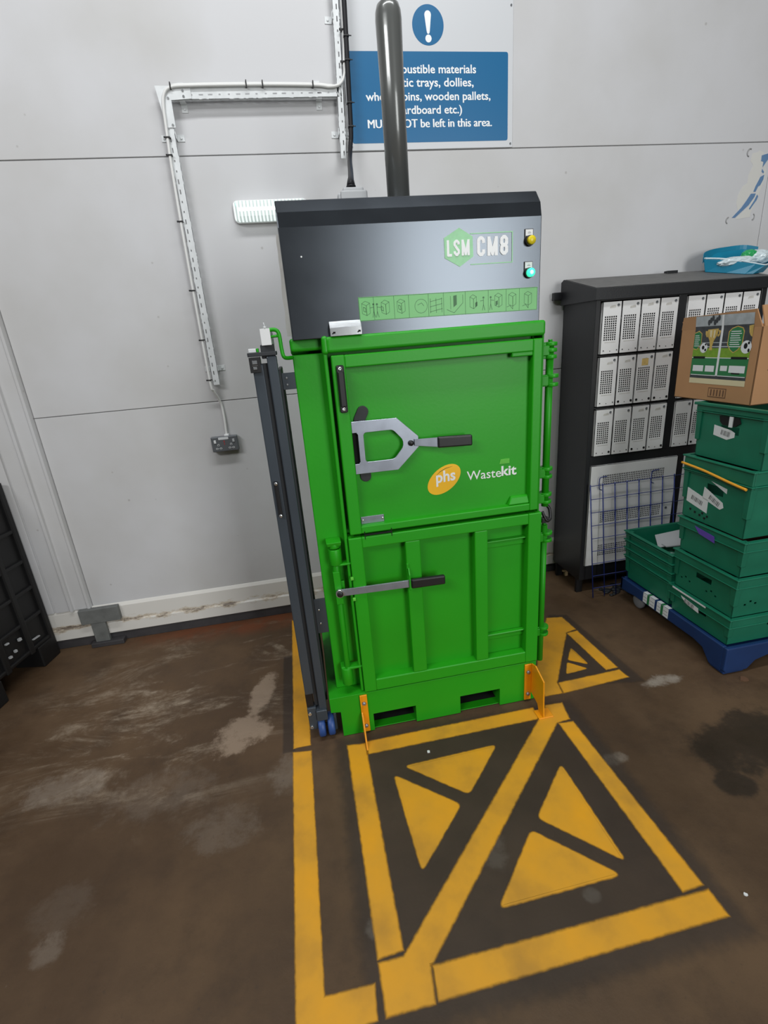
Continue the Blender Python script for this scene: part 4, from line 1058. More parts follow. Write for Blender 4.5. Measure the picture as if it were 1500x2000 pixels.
flake([(1070, 1210), (1110, 1250), (1090, 1330), (960, 1530), (930, 1510), (1030, 1330)], 0.0013)
flake([(1060, 680), (1125, 740), (1110, 770), (1060, 730)], 0.0013)
b.build('blue_remnant', 'sticker_blue', ts)
def curl(x, y, r, a0, a1):
    b = MB(); P = [Vector((*z5(x + r * math.cos(a0 + (a1 - a0) * k / 8), y + r * 1.3 * math.sin(a0 + (a1 - a0) * k / 8)), 0)) for k in range(9)]
    b.tube([(p.x, YW - 0.002, p.y) for p in P], 0.0028, n=6); b.build('glue_curl', 'curl_grey', ts)
curl(630, 335, 60, 1.6, 5.2); curl(420, 1740, 50, 1.7, 4.7); curl(1070, 1690, 50, -1.4, 1.5)

tb = thing('steel_bracket', 'grey T-shaped steel bracket on the kerb at the far left corner', 'bracket', (-1.37, YW - 0.03, 0))
b = MB(); b.box(-1.470, -1.245, 2.852, 2.886, 0.158, 0.252); b.box(-1.420, -1.338, 2.855, 2.880, 0.02, 0.162); b.build('plate', 'grey_bracket', tb, bev=0.003)
b = MB(); b.box(-1.445, -1.255, 2.835, 2.886, 0.0, 0.030); b.build('foot', 'kerb_dark', tb, bev=0.004)

# ------------------------------------------------------------------ black locker cabinet with perforated white doors
YL = 2.53
lk = thing('charging_locker', 'black steel locker cabinet with rows of white perforated doors against the wall', 'locker', (2.14, 2.69, 0))
LX, RX, LB = 1.612, 2.655, 2.86
b = MB()
b.box(LX, LX + 0.028, YL, LB, 0.10, 1.765); b.box(RX - 0.035, RX, YL, LB, 0.10, 1.765)
b.box(LX, RX, LB - 0.01, LB, 0.10, 1.80); b.box(LX + 0.02, RX - 0.02, YL + 0.03, LB - 0.005, 0.10, 0.13)
for z0, z1 in ((1.749, 1.768), (1.468, 1.476), (1.182, 1.193), (0.853, 0.906), (0.10, 0.196)): b.box(LX + 0.026, RX - 0.033, YL + 0.001, YL + 0.04, z0, z1)
b.box(2.1045, 2.155, YL + 0.0005, YL + 0.04, 0.90, 1.766); b.box(2.2195, 2.262, YL + 0.0005, YL + 0.04, 0.10, 0.856)
b.build('carcass', 'locker', lk, bev=0.003)
b = MB(); b.box(LX + 0.027, RX - 0.034, YL + 0.042, YL + 0.046, 0.12, 1.76); b.build('shade_backing', 'hole', lk)  # near-black sheet standing for the shade behind the door perforations
b = MB(); b.prism([(YL - 0.022, 1.757), (YL - 0.022, 1.813), (2.838, 1.893), (LB + 0.005, 1.880), (LB + 0.005, 1.757)], 'x', LX - 0.018, RX + 0.018)
b.mi = 1; b.hexa([(LX - 0.010, YL - 0.010, 1.8165), (RX + 0.01, YL - 0.010, 1.8165), (RX + 0.01, 2.83, 1.8915), (LX - 0.010, 2.83, 1.8915), (LX - 0.010, YL - 0.010, 1.8180), (RX + 0.01, YL - 0.010, 1.8180), (RX + 0.01, 2.83, 1.8930), (LX - 0.010, 2.83, 1.8930)])
b.build('roof', ['locker', 'locker_roof'], lk, bev=0.004)
b = MB(); b.box(1.546, RX, LB - 0.008, LB + 0.022, 1.787, 1.830); b.build('rear_rail', 'locker', lk, bev=0.003)
b = MB(); b.box(2.23, 2.30, 2.80, 2.83, 1.885, 1.902); b.build('lifting_lug', 'locker', lk, bev=0.002)
for x in (1.616, RX - 0.05):
    for y in (YL + 0.03, LB - 0.05):
        b = MB(); b.box(x, x + 0.042, y, y + 0.022, 0.0, 0.12); b.build('leg', 'locker', lk, bev=0.003)
def locker_door(x0, x1, z0, z1, kind):
    w, h = x1 - x0, z1 - z0
    holes = []
    for i in range(6):
        for j in range(11):
            u = 0.140 + i * 0.112; v = 0.268 + j * 0.0428
            holes.append((u, u + 0.076, v, v + 0.0305))
    b = MB(); y = YL - 0.004
    b.holes_panel((x0, y, z0), (x1, y, z0), (x1, y, z1), (x0, y, z1), holes, 0.002, (0, -1, 0))
    b.box(x0, x0 + 0.003, y, y + 0.018, z0, z1); b.box(x1 - 0.003, x1, y, y + 0.018, z0, z1); b.box(x0, x1, y, y + 0.018, z1 - 0.003, z1); b.box(x0, x1, y, y + 0.018, z0, z0 + 0.003)
    b.mi = 1; r = random.Random(int(x0 * 1000 + z0 * 77))
    b.box(x0 + w * .2, x0 + w * .8, y - 0.0004, y, z0 + h * .225, z0 + h * .238)            # number strip under the grille
    if kind != 'plain':
        zz = z0 + h * r.uniform(.84, .88); xx = x0 + w * r.uniform(.25, .45)
        b.prism(rounded([(xx, zz), (xx + w * .33, zz + 0.003), (xx + w * .30, zz + h * .06), (xx + 0.004, zz + h * .045)], 0.004, 3), 'y', y - 0.0004, y)
    if kind == 'yellow': b.mi = 2; b.box(x0 + w * .30, x0 + w * .66, y - 0.0006, y, z0 + h * .762, z0 + h * .90)
    d = b.build('locker_door', ['white_dirty', 'residue', 'residue_y'], lk, fixn=False)
    b = MB(); b.lathe((x1 - w * .19, y, z1 - h * .075), [(0.0066, 0), (0.0066, -0.003), (0.004, -0.003), (0.0035, -0.0015), (0.0004, -0.0015)], 12, 'y'); b.build('lock', 'socket', d)
    b = MB()
    for xx, rr in ((x0 + w * .17, 0.0066 if kind in ('dots', 'yellow') else 0.003), (x1 - w * .12, 0.0066 if kind in ('dots', 'yellow', 'dot') else 0.003)): b.cyl((xx, y, z0 + h * .075), (xx, y - 0.002, z0 + h * .075), rr, n=12)
    b.cyl((x0 + w * .52, y, z0 + h * .06), (x0 + w * .52, y - 0.001, z0 + h * .06), 0.0025, n=8)
    b.build('stud', 'hole', d)
rows = ((1.478, 1.747, ('', '', '', ''), ('plain', 'plain', 'plain', '')), (1.195, 1.466, ('', 'dots', 'yellow', 'dots'), ('', '', '', '')), (0.908, 1.180, ('dot', 'plain', 'dots', 'dot'), ('plain', 'dots', '', '')))
for z0, z1, ka, kb in rows:
    for i in range(4):
        x = 1.650 + i * 0.1137; locker_door(x, x + 0.1115, z0, z1, ka[i])
        x = 2.1565 + i * 0.1145; locker_door(x, x + 0.1120, z0, z1, kb[i])
def big_door(x0, x1, z0, z1):
    w, h = x1 - x0, z1 - z0; holes = []
    for zc0, zc1 in ((0.728, 0.790), (0.484, 0.560), (0.262, 0.338)):
        n = 6 if zc1 - zc0 > .065 else 5
        for i in range(36):
            for j in range(n):
                u = 0.145 + i * 0.0198; v = (zc0 + j * (zc1 - zc0) / n - z0) / h
                holes.append((u, u + 0.0132, v, v + 0.0098 / h))
    b = MB(); y = YL - 0.004
    b.holes_panel((x0, y, z0), (x1, y, z0), (x1, y, z1), (x0, y, z1), holes, 0.002, (0, -1, 0))
    b.box(x0, x0 + 0.003, y, y + 0.018, z0, z1); b.box(x1 - 0.003, x1, y, y + 0.018, z0, z1); b.box(x0, x1, y, y + 0.018, z1 - 0.003, z1); b.box(x0, x1, y, y + 0.018, z0, z0 + 0.003)
    d = b.build('lower_door', 'white_dirty', lk, fixn=False)
    b = MB(); b.cyl((x1 - 0.045, y, z0 + h * .50), (x1 - 0.045, y - 0.004, z0 + h * .50), 0.007, n=14); b.build('lock', 'socket', d)
big_door(1.642, 2.218, 0.198, 0.851)
b = MB(); b.box(2.264, 2.618, YL - 0.004, YL + 0.014, 0.198, 0.851); b.build('lower_door', 'white_dirty', lk, bev=0.001)

# ------------------------------------------------------------------ blue wire mesh panel leaning on the locker
wm = thing('wire_mesh_panel', 'blue coated wire mesh panel leaning against the white lower door of the locker', 'mesh panel', (1.92, 2.48, 0))
def lean(z): return 2.452 + (z / 0.74) * 0.052
b = MB(); xs_ = [1.632 + i * 0.0795 for i in range(9)]
for i, x in enumerate(xs_): b.cyl((x + 0.035, lean(0), 0.012), (x, lean(0.745), 0.745), 0.0034, n=8)
b.build('upright_wires', 'mesh_blue', wm)
b = MB()
for k in range(9):
    z = 0.738 - k * 0.0825
    b.cyl((1.632 + 0.035 * (1 - z / 0.745), lean(z) - 0.005, z), (1.632 + 8 * 0.0795 + 0.035 * (1 - z / 0.745), lean(z) - 0.005, z), 0.0022, n=8)
b.build('cross_wires', 'mesh_blue', wm)
b = MB()
for x in (1.695, 2.040): b.tube(bez([(x + 0.022, 2.516, 0.70), (x, 2.512, 0.715), (x, 2.512, 0.772), (x + 0.01, 2.505, 0.784), (x + 0.04, 2.503, 0.786)], 5), 0.0026, n=7)
b.build('hook', 'mesh_blue', wm)

# ------------------------------------------------------------------ dolly with two stacks of green crates
dl = thing('dolly', 'navy blue plastic dolly under the green crates', 'dolly', (2.13, 2.03, 0))
DX0, DX1, DY0, DY1 = 1.828, 2.435, 1.632, 2.420
b = MB(); b.box(DX0 + 0.01, DX1 - 0.01, DY0 + 0.01, DY1 - 0.01, 0.118, 0.140)
b.prism([(DY0 + 0.021, 0.150), (DY0 + 0.021, 0.012), (DY0 + 0.09, 0.012), (DY0 + 0.14, 0.070), (DY0 + 0.20, 0.082), (DY1 - 0.13, 0.082), (DY1 - 0.07, 0.072), (DY1, 0.072), (DY1, 0.150)], 'x', DX0, DX0 + 0.022)
b.prism([(DY0, 0.150), (DY0, 0.030), (DY0 + 0.012, 0.012), (DY0 + 0.09, 0.012), (DY0 + 0.14, 0.070), (DY0 + 0.20, 0.082), (DY1 - 0.20, 0.082), (DY1 - 0.12, 0.04), (DY1, 0.04), (DY1, 0.150)], 'x', DX1 - 0.022, DX1)
b.prism([(DX0, 0.150), (DX0, 0.030), (DX0 + 0.012, 0.012), (DX0 + 0.13, 0.012), (DX0 + 0.17, 0.055), (DX0 + 0.24, 0.075), (DX1 - 0.20, 0.075), (DX1 - 0.12, 0.02), (DX1, 0.02), (DX1, 0.150)], 'y', DY0, DY0 + 0.022)
b.box(DX0, DX1, DY1 - 0.022, DY1, 0.072, 0.150); b.box(DX0 + 0.006, DX0 + 0.12, DY0 + 0.006, DY0 + 0.088, 0.001, 0.12)
b.build('deck', 'dolly', dl, bev=0.006, seg=3)
for x, y in ((DX0 + 0.022, 2.285), (DX1 - 0.06, 2.285), (DX1 - 0.06, DY0 + 0.15)):
    b = MB(); b.lathe((x, y, 0.045), [(0.006, 0), (0.036, 0.001), (0.045, 0.006), (0.045, 0.022), (0.036, 0.027), (0.006, 0.028)], 24, 'x'); b.build('castor', 'wheel_grey', dl)
b = MB(); b.box(DX0 + 0.03, DX0 + 0.044, 2.265, 2.30, 0.05, 0.12); b.build('castor_fork', 'slate_dark', dl)
for y0, y1 in ((2.118, 2.212), (2.012, 2.100)):
    b = MB(); b.box(DX0 - 0.0012, DX0, y0, y1, 0.090, 0.147); b.box(DX0 - 0.0012, DX0 + 0.022, y0, y1, 0.1500, 0.1512)
    b.mi = 1; m_ = (y0 + y1) / 2 + 0.004; b.box(DX0 - 0.0018, DX0 - 0.0011, m_ - 0.009, m_ + 0.009, 0.090, 0.1475); b.box(DX0 - 0.0016, DX0 + 0.022, m_ - 0.009, m_ + 0.009, 0.1511, 0.1517)
    b.mi = 2
    for k in range(2): b.box(DX0 - 0.0016, DX0 - 0.0011, y0 + 0.004, m_ - 0.012, 0.104 + k * 0.02, 0.1065 + k * 0.02); b.box(DX0 - 0.0016, DX0 - 0.0011, m_ + 0.012, y1 - 0.004, 0.104 + k * 0.02, 0.1065 + k * 0.02)
    tag(b.build('paper_label', ['paper', 'print_green', 'barcode'], dl), 'white paper label with a green band')

CW, CD = 0.600, 0.400
def crate(label, loc, h, ribs, hole='slot', vents=True, bottom_in=0.022, group='green crates on the blue dolly', rim=0.016):
    """tapered open tray, 0.6 along x and 0.4 along y, origin at the middle of its base"""
    t = thing('plastic_crate', label, 'crate', loc, group)
    o = Vector(loc); a, d = CW / 2, CD / 2; ai, di = a - bottom_in, d - bottom_in
    at, dt = a - rim, d - rim
    def P(x, y, z): return (o.x + x, o.y + y, o.z + z)
    b = MB()
    def side(q0, q1, q2, q3, n, L):
        holes = []
        if hole == 'slot': holes.append((0.37, 0.63, 0.50, 0.64))
        if vents:
            nn = max(2, int(L / 0.15)); vz = 0.26
            for i in range(int(L / 0.03) - 3):
                if (i // 3) % 2 == 0:
                    u = 0.10 + i * 0.030 / L
                    if u < 0.88: holes.append((u, u + 0.013 / L, vz + (i % 2) * 0.07, vz + (i % 2) * 0.07 + 0.010 / h))
        b.holes_panel(q0, q1, q2, q3, holes, 0.0035, n)
    side(P(-ai, di, 0.0), P(-ai, -di, 0.0), P(-at, -dt, h), P(-at, dt, h), (-1, 0, 0), CD)
    side(P(ai, -di, 0.0), P(ai, di, 0.0), P(at, dt, h), P(at, -dt, h), (1, 0, 0), CD)
    side(P(-ai, -di, 0.0), P(ai, -di, 0.0), P(at, -dt, h), P(-at, -dt, h), (0, -1, 0), CW)
    side(P(ai, di, 0.0), P(-ai, di, 0.0), P(-at, dt, h), P(at, dt, h), (0, 1, 0), CW)
    b.box(o.x - ai, o.x + ai, o.y - di, o.y + di, o.z, o.z + 0.004)
    b.build('body', 'crate', t)
    b = MB()                                                     # stacked rim ribs
    for k, (zz, th, out) in enumerate(ribs):
        x1, y1 = a - rim + out, d - rim + out
        xi, yi = at - 0.002 - (h - zz) * 0.05, dt - 0.002 - (h - zz) * 0.05
        for c in ((-x1, -xi, -y1, y1), (xi, x1, -y1, y1), (-xi, xi, -y1, -yi), (-xi, xi, yi, y1)):
            b.box(o.x + c[0], o.x + c[1], o.y + c[2], o.y + c[3], o.z + zz - th, o.z + zz)
    for sx in (-1, 1):                                           # corner stiffeners
        for sy in (-1, 1):
            cx, cy = o.x + sx * (a - 0.026), o.y + sy * (d - 0.026)
            b.hexa([(cx - .012, cy - .012, o.z + h * .30), (cx + .012, cy - .012, o.z + h * .30), (cx + .012, cy + .012, o.z + h * .30), (cx - .012, cy + .012, o.z + h * .30),
                    (cx - .017, cy - .017, o.z + h - 0.004), (cx + .017, cy - .017, o.z + h - 0.004), (cx + .017, cy + .017, o.z + h - 0.004), (cx - .017, cy + .017, o.z + h - 0.004)])
    b.build('rim', 'crate', t, bev=0.0025)
    return t
def left_label(t, loc, h, pts, mat_='paper', bars=True, rim=0.016, bottom_in=0.022, nm='paper_label', lab=None, out=0.0):
    """flat label on the left (x-) side; pts are (y offset, z above base) corners"""
    o = Vector(loc); b = MB()
    def X_(z): return o.x - (CW / 2 - bottom_in) - (bottom_in - rim) * z / h - 0.0012 - out
    lo = [(X_(z), o.y + y, o.z + z) for y, z in pts]
    va = [b.bm.verts.new(p) for p in lo]; vb = [b.bm.verts.new((p[0] + 0.0016, p[1], p[2])) for p in lo]
    b.bm.faces.new(va); b.bm.faces.new(vb[::-1])
    for i in range(len(va)): j = (i + 1) % len(va); b.bm.faces.new([va[j], va[i], vb[i], vb[j]])
    if bars:
        b.mi = 1; c = sum((Vector(p) for p in lo), Vector()) / len(lo); e = Vector(lo[1]) - Vector(lo[0]); e.normalize(); f = Vector((-0.01, 0, 0)) ; u = Vector((0, -e.z, e.y)) if abs(e.x) < .2 else Vector((0, 0, 1))
        L = (Vector(lo[1]) - Vector(lo[0])).length
        for k in range(8):
            s = (k - 3.5) / 8 * L * 0.55; wd = L * (0.016 if k % 3 else 0.03); q = c + e * s - Vector((0.0006, 0, 0))
            b.face([q - e * wd - u * 0.011, q + e * wd - u * 0.011, q + e * wd + u * 0.011, q - e * wd + u * 0.011])
    p = b.build(nm, [mat_, 'barcode'], t)
    if lab: tag(p, lab)
    return p
R3 = lambda h: ((h, 0.007, 0.016), (h - 0.006, 0.040, 0.009), (h - 0.044, 0.005, 0.013))
cx, cyf, cyb = 2.129, 1.842, 2.226
# front stack, from the dolly upward
L1 = (cx, cyf, 0.1515); c1 = crate('bottom green crate of the front stack, standing on the dolly with a long white label', L1, 0.146, R3(0.146), vents=False)
left_label(c1, L1, 0.146, [(0.165, 0.146), (-0.055, 0.140), (-0.055, 0.132), (0.165, 0.137)], bars=False, lab='long white label strip', out=0.0165)
left_label(c1, L1, 0.146, [(0.105, 0.118), (-0.01, 0.105), (-0.015, 0.080), (0.06, 0.088), (0.098, 0.108)], out=0.014)
L2 = (cx, cyf, 0.300); c2 = crate('green crate with small vent holes, second from the bottom of the front stack', L2, 0.205, R3(0.205))
L3 = (cx + 0.004, cyf + 0.002, 0.508); c3 = crate('green crate with a purple label in the middle of the front stack', L3, 0.177, R3(0.177), vents=False, hole='none')
left_label(c3, L3, 0.177, [(0.085, 0.160), (-0.035, 0.147), (-0.040, 0.115), (0.055, 0.128)], 'purple', False, lab='purple label', out=0.0135)
b = MB(); b.hexa([(1.90, 1.93, 0.660), (2.2, 1.93, 0.655), (2.2, 1.99, 0.655), (1.845, 1.99, 0.665), (1.90, 1.93, 0.668), (2.2, 1.93, 0.664), (2.2, 1.99, 0.664), (1.845, 1.99, 0.674)])
b.mi = 1; b.box(1.86, 2.39, 1.70, 1.92, 0.600, 0.655)
sc = recenter(b.build('packaging_scraps', ['wheel_grey', 'card_dark'])); tag(sc, 'scraps of grey and brown packaging showing at the rim of the purple labelled crate', 'packaging')
L4 = (cx + 0.004, cyf + 0.018, 0.690); c4 = crate('tall green crate with an orange strap and two white barcode labels in the front stack', L4, 0.312, ((0.312, 0.008, 0.016), (0.302, 0.056, 0.008), (0.245, 0.006, 0.014), (0.236, 0.006, 0.008)), vents=False)
left_label(c4, L4, 0.312, [(0.160, 0.150), (0.030, 0.118), (0.030, 0.052), (0.160, 0.080)])
left_label(c4, L4, 0.312, [(0.060, 0.178), (-0.050, 0.130), (-0.058, 0.108), (-0.040, 0.094), (0.065, 0.122)])
left_label(c4, L4, 0.312, [(0.025, 0.215), (-0.065, 0.200), (-0.065, 0.178), (-0.02, 0.196)], bars=False)
left_label(c4, L4, 0.312, [(0.185, 0.300), (0.168, 0.292), (0.175, 0.230), (0.187, 0.225)], bars=False)
b = MB()
for (i, yy, zz) in ((0, .125, .055), (1, .095, .048), (2, .065, .042), (3, .05, .056), (4, .035, .035), (5, .02, .048)): b.box(L4[0] - CW / 2 + 0.0185, L4[0] - CW / 2 + 0.024, L4[1] + yy, L4[1] + yy + 0.009, L4[2] + zz - 0.015, L4[2] + zz - 0.006)
b.build('vent_hole', 'hole', c4)
b = MB(); b.tube(bez([(L4[0] - 0.305, L4[1] + 0.192, L4[2] + 0.272), (L4[0] - 0.306, L4[1] + 0.05, L4[2] + 0.262), (L4[0] - 0.306, L4[1] - 0.09, L4[2] + 0.243), (L4[0] - 0.304, L4[1] - 0.178, L4[2] + 0.232)], 6), 0.0062, n=8)
tag(b.build('strap', 'yellow_strap', c4), 'orange strap')
b = MB(); b.box(L4[0] - 0.15, L4[0] + 0.25, L4[1] - 0.15, L4[1] + 0.05, L4[2] + 0.24, L4[2] + 0.305)
sc = recenter(b.build('packaging_scraps', 'card_dark')); tag(sc, 'dark brown packaging inside the orange strapped crate', 'packaging')
L5 = (cx + 0.018, cyf + 0.004, 1.004); c5 = crate('topmost green crate of the front stack, under the cardboard box, with one barcode label', L5, 0.252, ((0.252, 0.012, 0.016), (0.240, 0.024, 0.007), (0.214, 0.004, 0.010)), vents=False)
left_label(c5, L5, 0.252, [(0.085, 0.158), (-0.005, 0.146), (-0.028, 0.136), (-0.028, 0.116), (0.01, 0.100), (0.085, 0.112)])
b = MB(); b.box(L5[0] - 0.293, L5[0] - 0.289, L5[1] - 0.018, L5[1] + 0.0, L5[2] + 0.160, L5[2] + 0.206); tag(b.build('paper_strip', 'paper', c5), 'white strip across the hand hole')
b = MB(); b.prism([(L5[1] - 0.045, L5[2] + 0.203), (L5[1] + 0.058, L5[2] + 0.203), (L5[1] + 0.052, L5[2] + 0.178), (L5[1] + 0.035, L5[2] + 0.165), (L5[1] - 0.03, L5[2] + 0.165), (L5[1] - 0.055, L5[2] + 0.182)], 'x', L5[0] - 0.2885, L5[0] - 0.284)
b.build('hand_hole', 'hole', c5)
# back stack: four crates nested in one another
names = ('lowest of the four nested green crates at the back of the dolly', 'second from the bottom of the four nested green crates at the back of the dolly', 'third from the bottom of the four nested green crates at the back of the dolly', 'uppermost of the four nested green crates, holding scraps, at the back of the dolly')
for k in range(4):
    loc = (cx - 0.004 * k + 0.004, cyb, 0.1515 + 0.0535 * k); crate(names[k], loc, 0.150, ((0.150, 0.007, 0.016), (0.135, 0.005, 0.012)), vents=False, hole='none', bottom_in=0.026, group='nested crates at the back of the dolly')
b = MB(); b.hexa([(1.93, 2.20, 0.424), (2.30, 2.12, 0.445), (2.30, 2.16, 0.445), (1.93, 2.24, 0.424), (1.93, 2.20, 0.430), (2.30, 2.12, 0.452), (2.30, 2.16, 0.452), (1.93, 2.24, 0.430)]); b.hexa([(1.92, 2.25, 0.40), (2.34, 2.18, 0.45), (2.38, 2.34, 0.46), (1.99, 2.37, 0.42), (1.92, 2.25, 0.404), (2.34, 2.18, 0.455), (2.38, 2.34, 0.465), (1.99, 2.37, 0.425)])
sc = recenter(b.build('grey_board', 'grey_plastic')); tag(sc, 'grey board offcut lying in the uppermost nested crate', 'board')
b = MB(); b.box(1.91, 1.955, 2.165, 2.185, 0.35, 0.405); b.box(1.91, 2.3, 2.08, 2.30, 0.325, 0.345)
b.mi = 1; b.hexa([(1.905, 2.15, 0.37), (1.94, 2.13, 0.37), (1.942, 2.133, 0.37), (1.907, 2.153, 0.37), (1.905, 2.16, 0.412), (1.94, 2.14, 0.412), (1.942, 2.143, 0.412), (1.907, 2.163, 0.412)])
sc = recenter(b.build('packaging_scraps', ['crate_dark', 'paper'])); tag(sc, 'dark scraps and a pale card inside the uppermost nested crate', 'packaging')

# ------------------------------------------------------------------ cardboard box on the front stack
BX0, BX1, BY0, BY1, BZ0, BZ1 = 1.893, 2.33, 1.795, 2.235, 1.258, 1.578
cb = thing('cardboard_box', 'open brown cardboard box with football posters on its side on top of the crates', 'box', ((BX0 + BX1) / 2, (BY0 + BY1) / 2, BZ0))
b = MB(); th = 0.005
b.box(BX0, BX0 + th, BY0, BY1, BZ0, BZ1); b.box(BX1 - th, BX1, BY0, BY1, BZ0, BZ1); b.box(BX0, BX1, BY1 - th, BY1, BZ0, BZ1); b.box(BX0, BX1, BY0, BY0 + th, BZ0, BZ1); b.box(BX0, BX1, BY0, BY1, BZ0, BZ0 + th)
b.build('carton', 'card', cb, bev=0.0015)
b = MB(); b.hexa([(BX0, BY0 + 0.004, BZ1), (BX0 + th, BY0 + 0.004, BZ1), (BX0 + th, BY1, BZ1), (BX0, BY1, BZ1), (BX0 - 0.006, BY0 + 0.035, 1.648), (BX0 + th - 0.006, BY0 + 0.035, 1.648), (BX0 + th - 0.006, BY1 - 0.012, 1.634), (BX0 - 0.006, BY1 - 0.012, 1.634)])
b.build('flap', 'card', cb)
b = MB(); b.hexa([(BX0 + 0.01, BY0, BZ1), (BX1, BY0, BZ1), (BX1, BY0 + th, BZ1), (BX0 + 0.01, BY0 + th, BZ1), (BX0 + 0.014, BY0 + 0.030, 1.660), (BX1 - 0.02, BY0 + 0.030, 1.675), (BX1 - 0.02, BY0 + 0.030 + th, 1.675), (BX0 + 0.014, BY0 + 0.030 + th, 1.660)])
b.build('flap', 'card', cb)
b = MB(); b.hexa([(BX0 + 0.02, BY1 - th, BZ1), (BX1 - 0.02, BY1 - th, BZ1), (BX1 - 0.02, BY1, BZ1), (BX0 + 0.02, BY1, BZ1), (BX0 + 0.02, BY1 + 0.02, 1.615), (BX1 - 0.02, BY1 + 0.02, 1.615), (BX1 - 0.02, BY1 + 0.02 + th, 1.615), (BX0 + 0.02, BY1 + 0.02 + th, 1.615)])
b.build('flap', 'card', cb)
b = MB(); yb0, yb1 = 1.925, 2.025; xf = BX0 - 0.0006
b.box(xf, BX0, yb0, yb1, 1.277, 1.320); b.mi = 1; b.box(xf - 0.0004, BX0, yb0 + 0.004, yb1 - 0.004, 1.281, 1.316)
b.mi = 2
for k in range(5): b.box(xf - 0.0007, BX0, yb0 + 0.010 + k * 0.017, yb0 + 0.018 + k * 0.017, 1.284, 1.313)
b.build('print_mark', ['card_dark', 'card', 'card_dark'], cb)
b = MB()
for x0, z0, x1, z1 in ((1.955, 1.475, 1.975, 1.505), (1.95, 1.515, 1.97, 1.520), (1.95, 1.40, 2.0, 1.404), (1.955, 1.525, 1.965, 1.548)): b.box(x0, x1, BY0 - 0.0005, BY0, z0, z1)
b.build('print_mark', 'card_dark', cb)
# two printed football sheets side by side on the left face (bottom z 1.335, top 1.640, leaning with the flap)
def xs_at(z): return (BX0 if z < BZ1 else BX0 - 0.006 * (z - BZ1) / 0.065) - 0.0010
def sheet(name, label, ya, yb_, blank):
    b = MB()
    def R(u0, u1, v0, v1, mi, d=0.0):
        """print area in sheet coordinates, u from the back edge, v upward"""
        b.mi = mi
        def p(u, v): z = 1.335 + v * 0.300; y = ya + (yb_ - ya) * u; return (xs_at(z) - d, y, z)
        vs = [v0] + ([0.81] if v0 < 0.81 < v1 else []) + [v1]
        for a, c in zip(vs, vs[1:]): b.face([p(u0, a), p(u1, a), p(u1, c), p(u0, c)])
    def Pg(pts, mi, d):
        b.mi = mi; b.face([(xs_at(1.335 + v * .3) - d, ya + (yb_ - ya) * u, 1.335 + v * .3) for u, v in pts])
    def disc(cu, cv, ru, rv, mi, d, n=14): Pg([(cu + ru * math.cos(t * 2 * math.pi / n), cv + rv * math.sin(t * 2 * math.pi / n)) for t in range(n)], mi, d)
    R(0, 1, 0, .08, 0); R(0, 1, .08, .13, 3); R(0, 1, .13, .39, 1); R(0, 1, .39, .50, 2); R(0, 1, .50, .85, 3); R(0, 1, .85, 1, 4)
    R(0.03, .97, .125, .135, 5, .0002); R(0, 1, .385, .395, 5, .0002); R(0.03, 0.99, .605, .615, 4, .0002)
    R(0, 1, .50, .53, 2, .0002); R(0, 1, .545, .56, 4, .0002)
    if blank == 'a':
        for u0, u1 in ((.08, .48), (.55, .88)): R(u0, u1, .185, .275, 5, .0003)
        R(.05, .5, .375, .41, 6, .0004); Pg([(0, .52), (.0, .76), (.16, .79), (.28, .75), (.30, .60), (.14, .50)], 7, .0003); Pg([(0, .53), (.0, .75), (.16, .775), (.26, .74), (.28, .60), (.14, .515)], 1, .0005)
        for k in range(6): R(.03, .22 - .02 * (k % 3), .56 + k * .03, .57 + k * .03, 5, .0006)
        disc(.40, .535, .14, .075, 5, .0004); disc(.38, .54, .05, .03, 6, .0006); disc(.47, .505, .035, .02, 6, .0006); disc(.46, .585, .03, .015, 6, .0006)
        Pg([(.48, .80), (.86, .81), (.84, .72), (.74, .64), (.70, .56), (.72, .50), (.60, .50), (.62, .56), (.58, .64), (.50, .71)], 7, .0004)
        Pg([(.56, .79), (.64, .79), (.64, .68), (.58, .70)], 0, .0006); Pg([(.70, .79), (.76, .79), (.75, .68), (.70, .68)], 0, .0006)
        Pg([(.40, .78), (.48, .78), (.50, .69), (.46, .69), (.41, .73)], 7, .00045); Pg([(.86, .79), (.95, .78), (.92, .71), (.86, .69), (.84, .72), (.90, .74)], 7, .00045)
        for k in range(6): disc(.50 + .07 * k, .90 + .03 * (k % 3), .05, .045, 3, .0003, 8)
    else:
        R(.10, .34, .205, .28, 5, .0003); R(.40, .93, .185, .285, 5, .0003); R(.42, .95, .375, .41, 6, .0004); R(.5, .78, .165, .185, 6, .0004)
        sh = [(.22, .76), (.32, .81), (.50, .835), (.68, .81), (.74, .76), (.73, .58), (.60, .50), (.46, .46), (.34, .50), (.22, .58)]
        Pg(sh, 7, .0003); Pg([(.48 + (u - .48) * .90, .65 + (v - .65) * .93) for u, v in sh], 1, .0005)
        for k in range(8): R(.30 + .01 * (k % 2), .66 - .03 * (k % 3), .545 + k * .030, .556 + k * .030, 5, .0006)
        disc(.86, .545, .17, .09, 5, .0004); disc(.84, .56, .06, .04, 6, .0006); disc(.95, .50, .035, .025, 6, .0006); disc(.93, .60, .035, .02, 6, .0006)
        Pg([(.86, .83), (1.0, .84), (1.0, .68), (.94, .70), (.89, .74)], 7, .0004)
    R(.955 if blank == 'a' else 0, 1.0 if blank == 'a' else .03, .13, 1, 5, .0008)
    p = b.build(name, ['print_cream', 'print_green', 'print_grass', 'print_dark', 'print_sky', 'paper', 'hole', 'print_gold'], cb, fixn=False)
    tag(p, label)
sheet('poster', 'football poster sheet nearer the wall', 2.146, 1.990, 'a')
sheet('poster', 'football poster sheet nearer the camera', 1.990, 1.836, 'b')

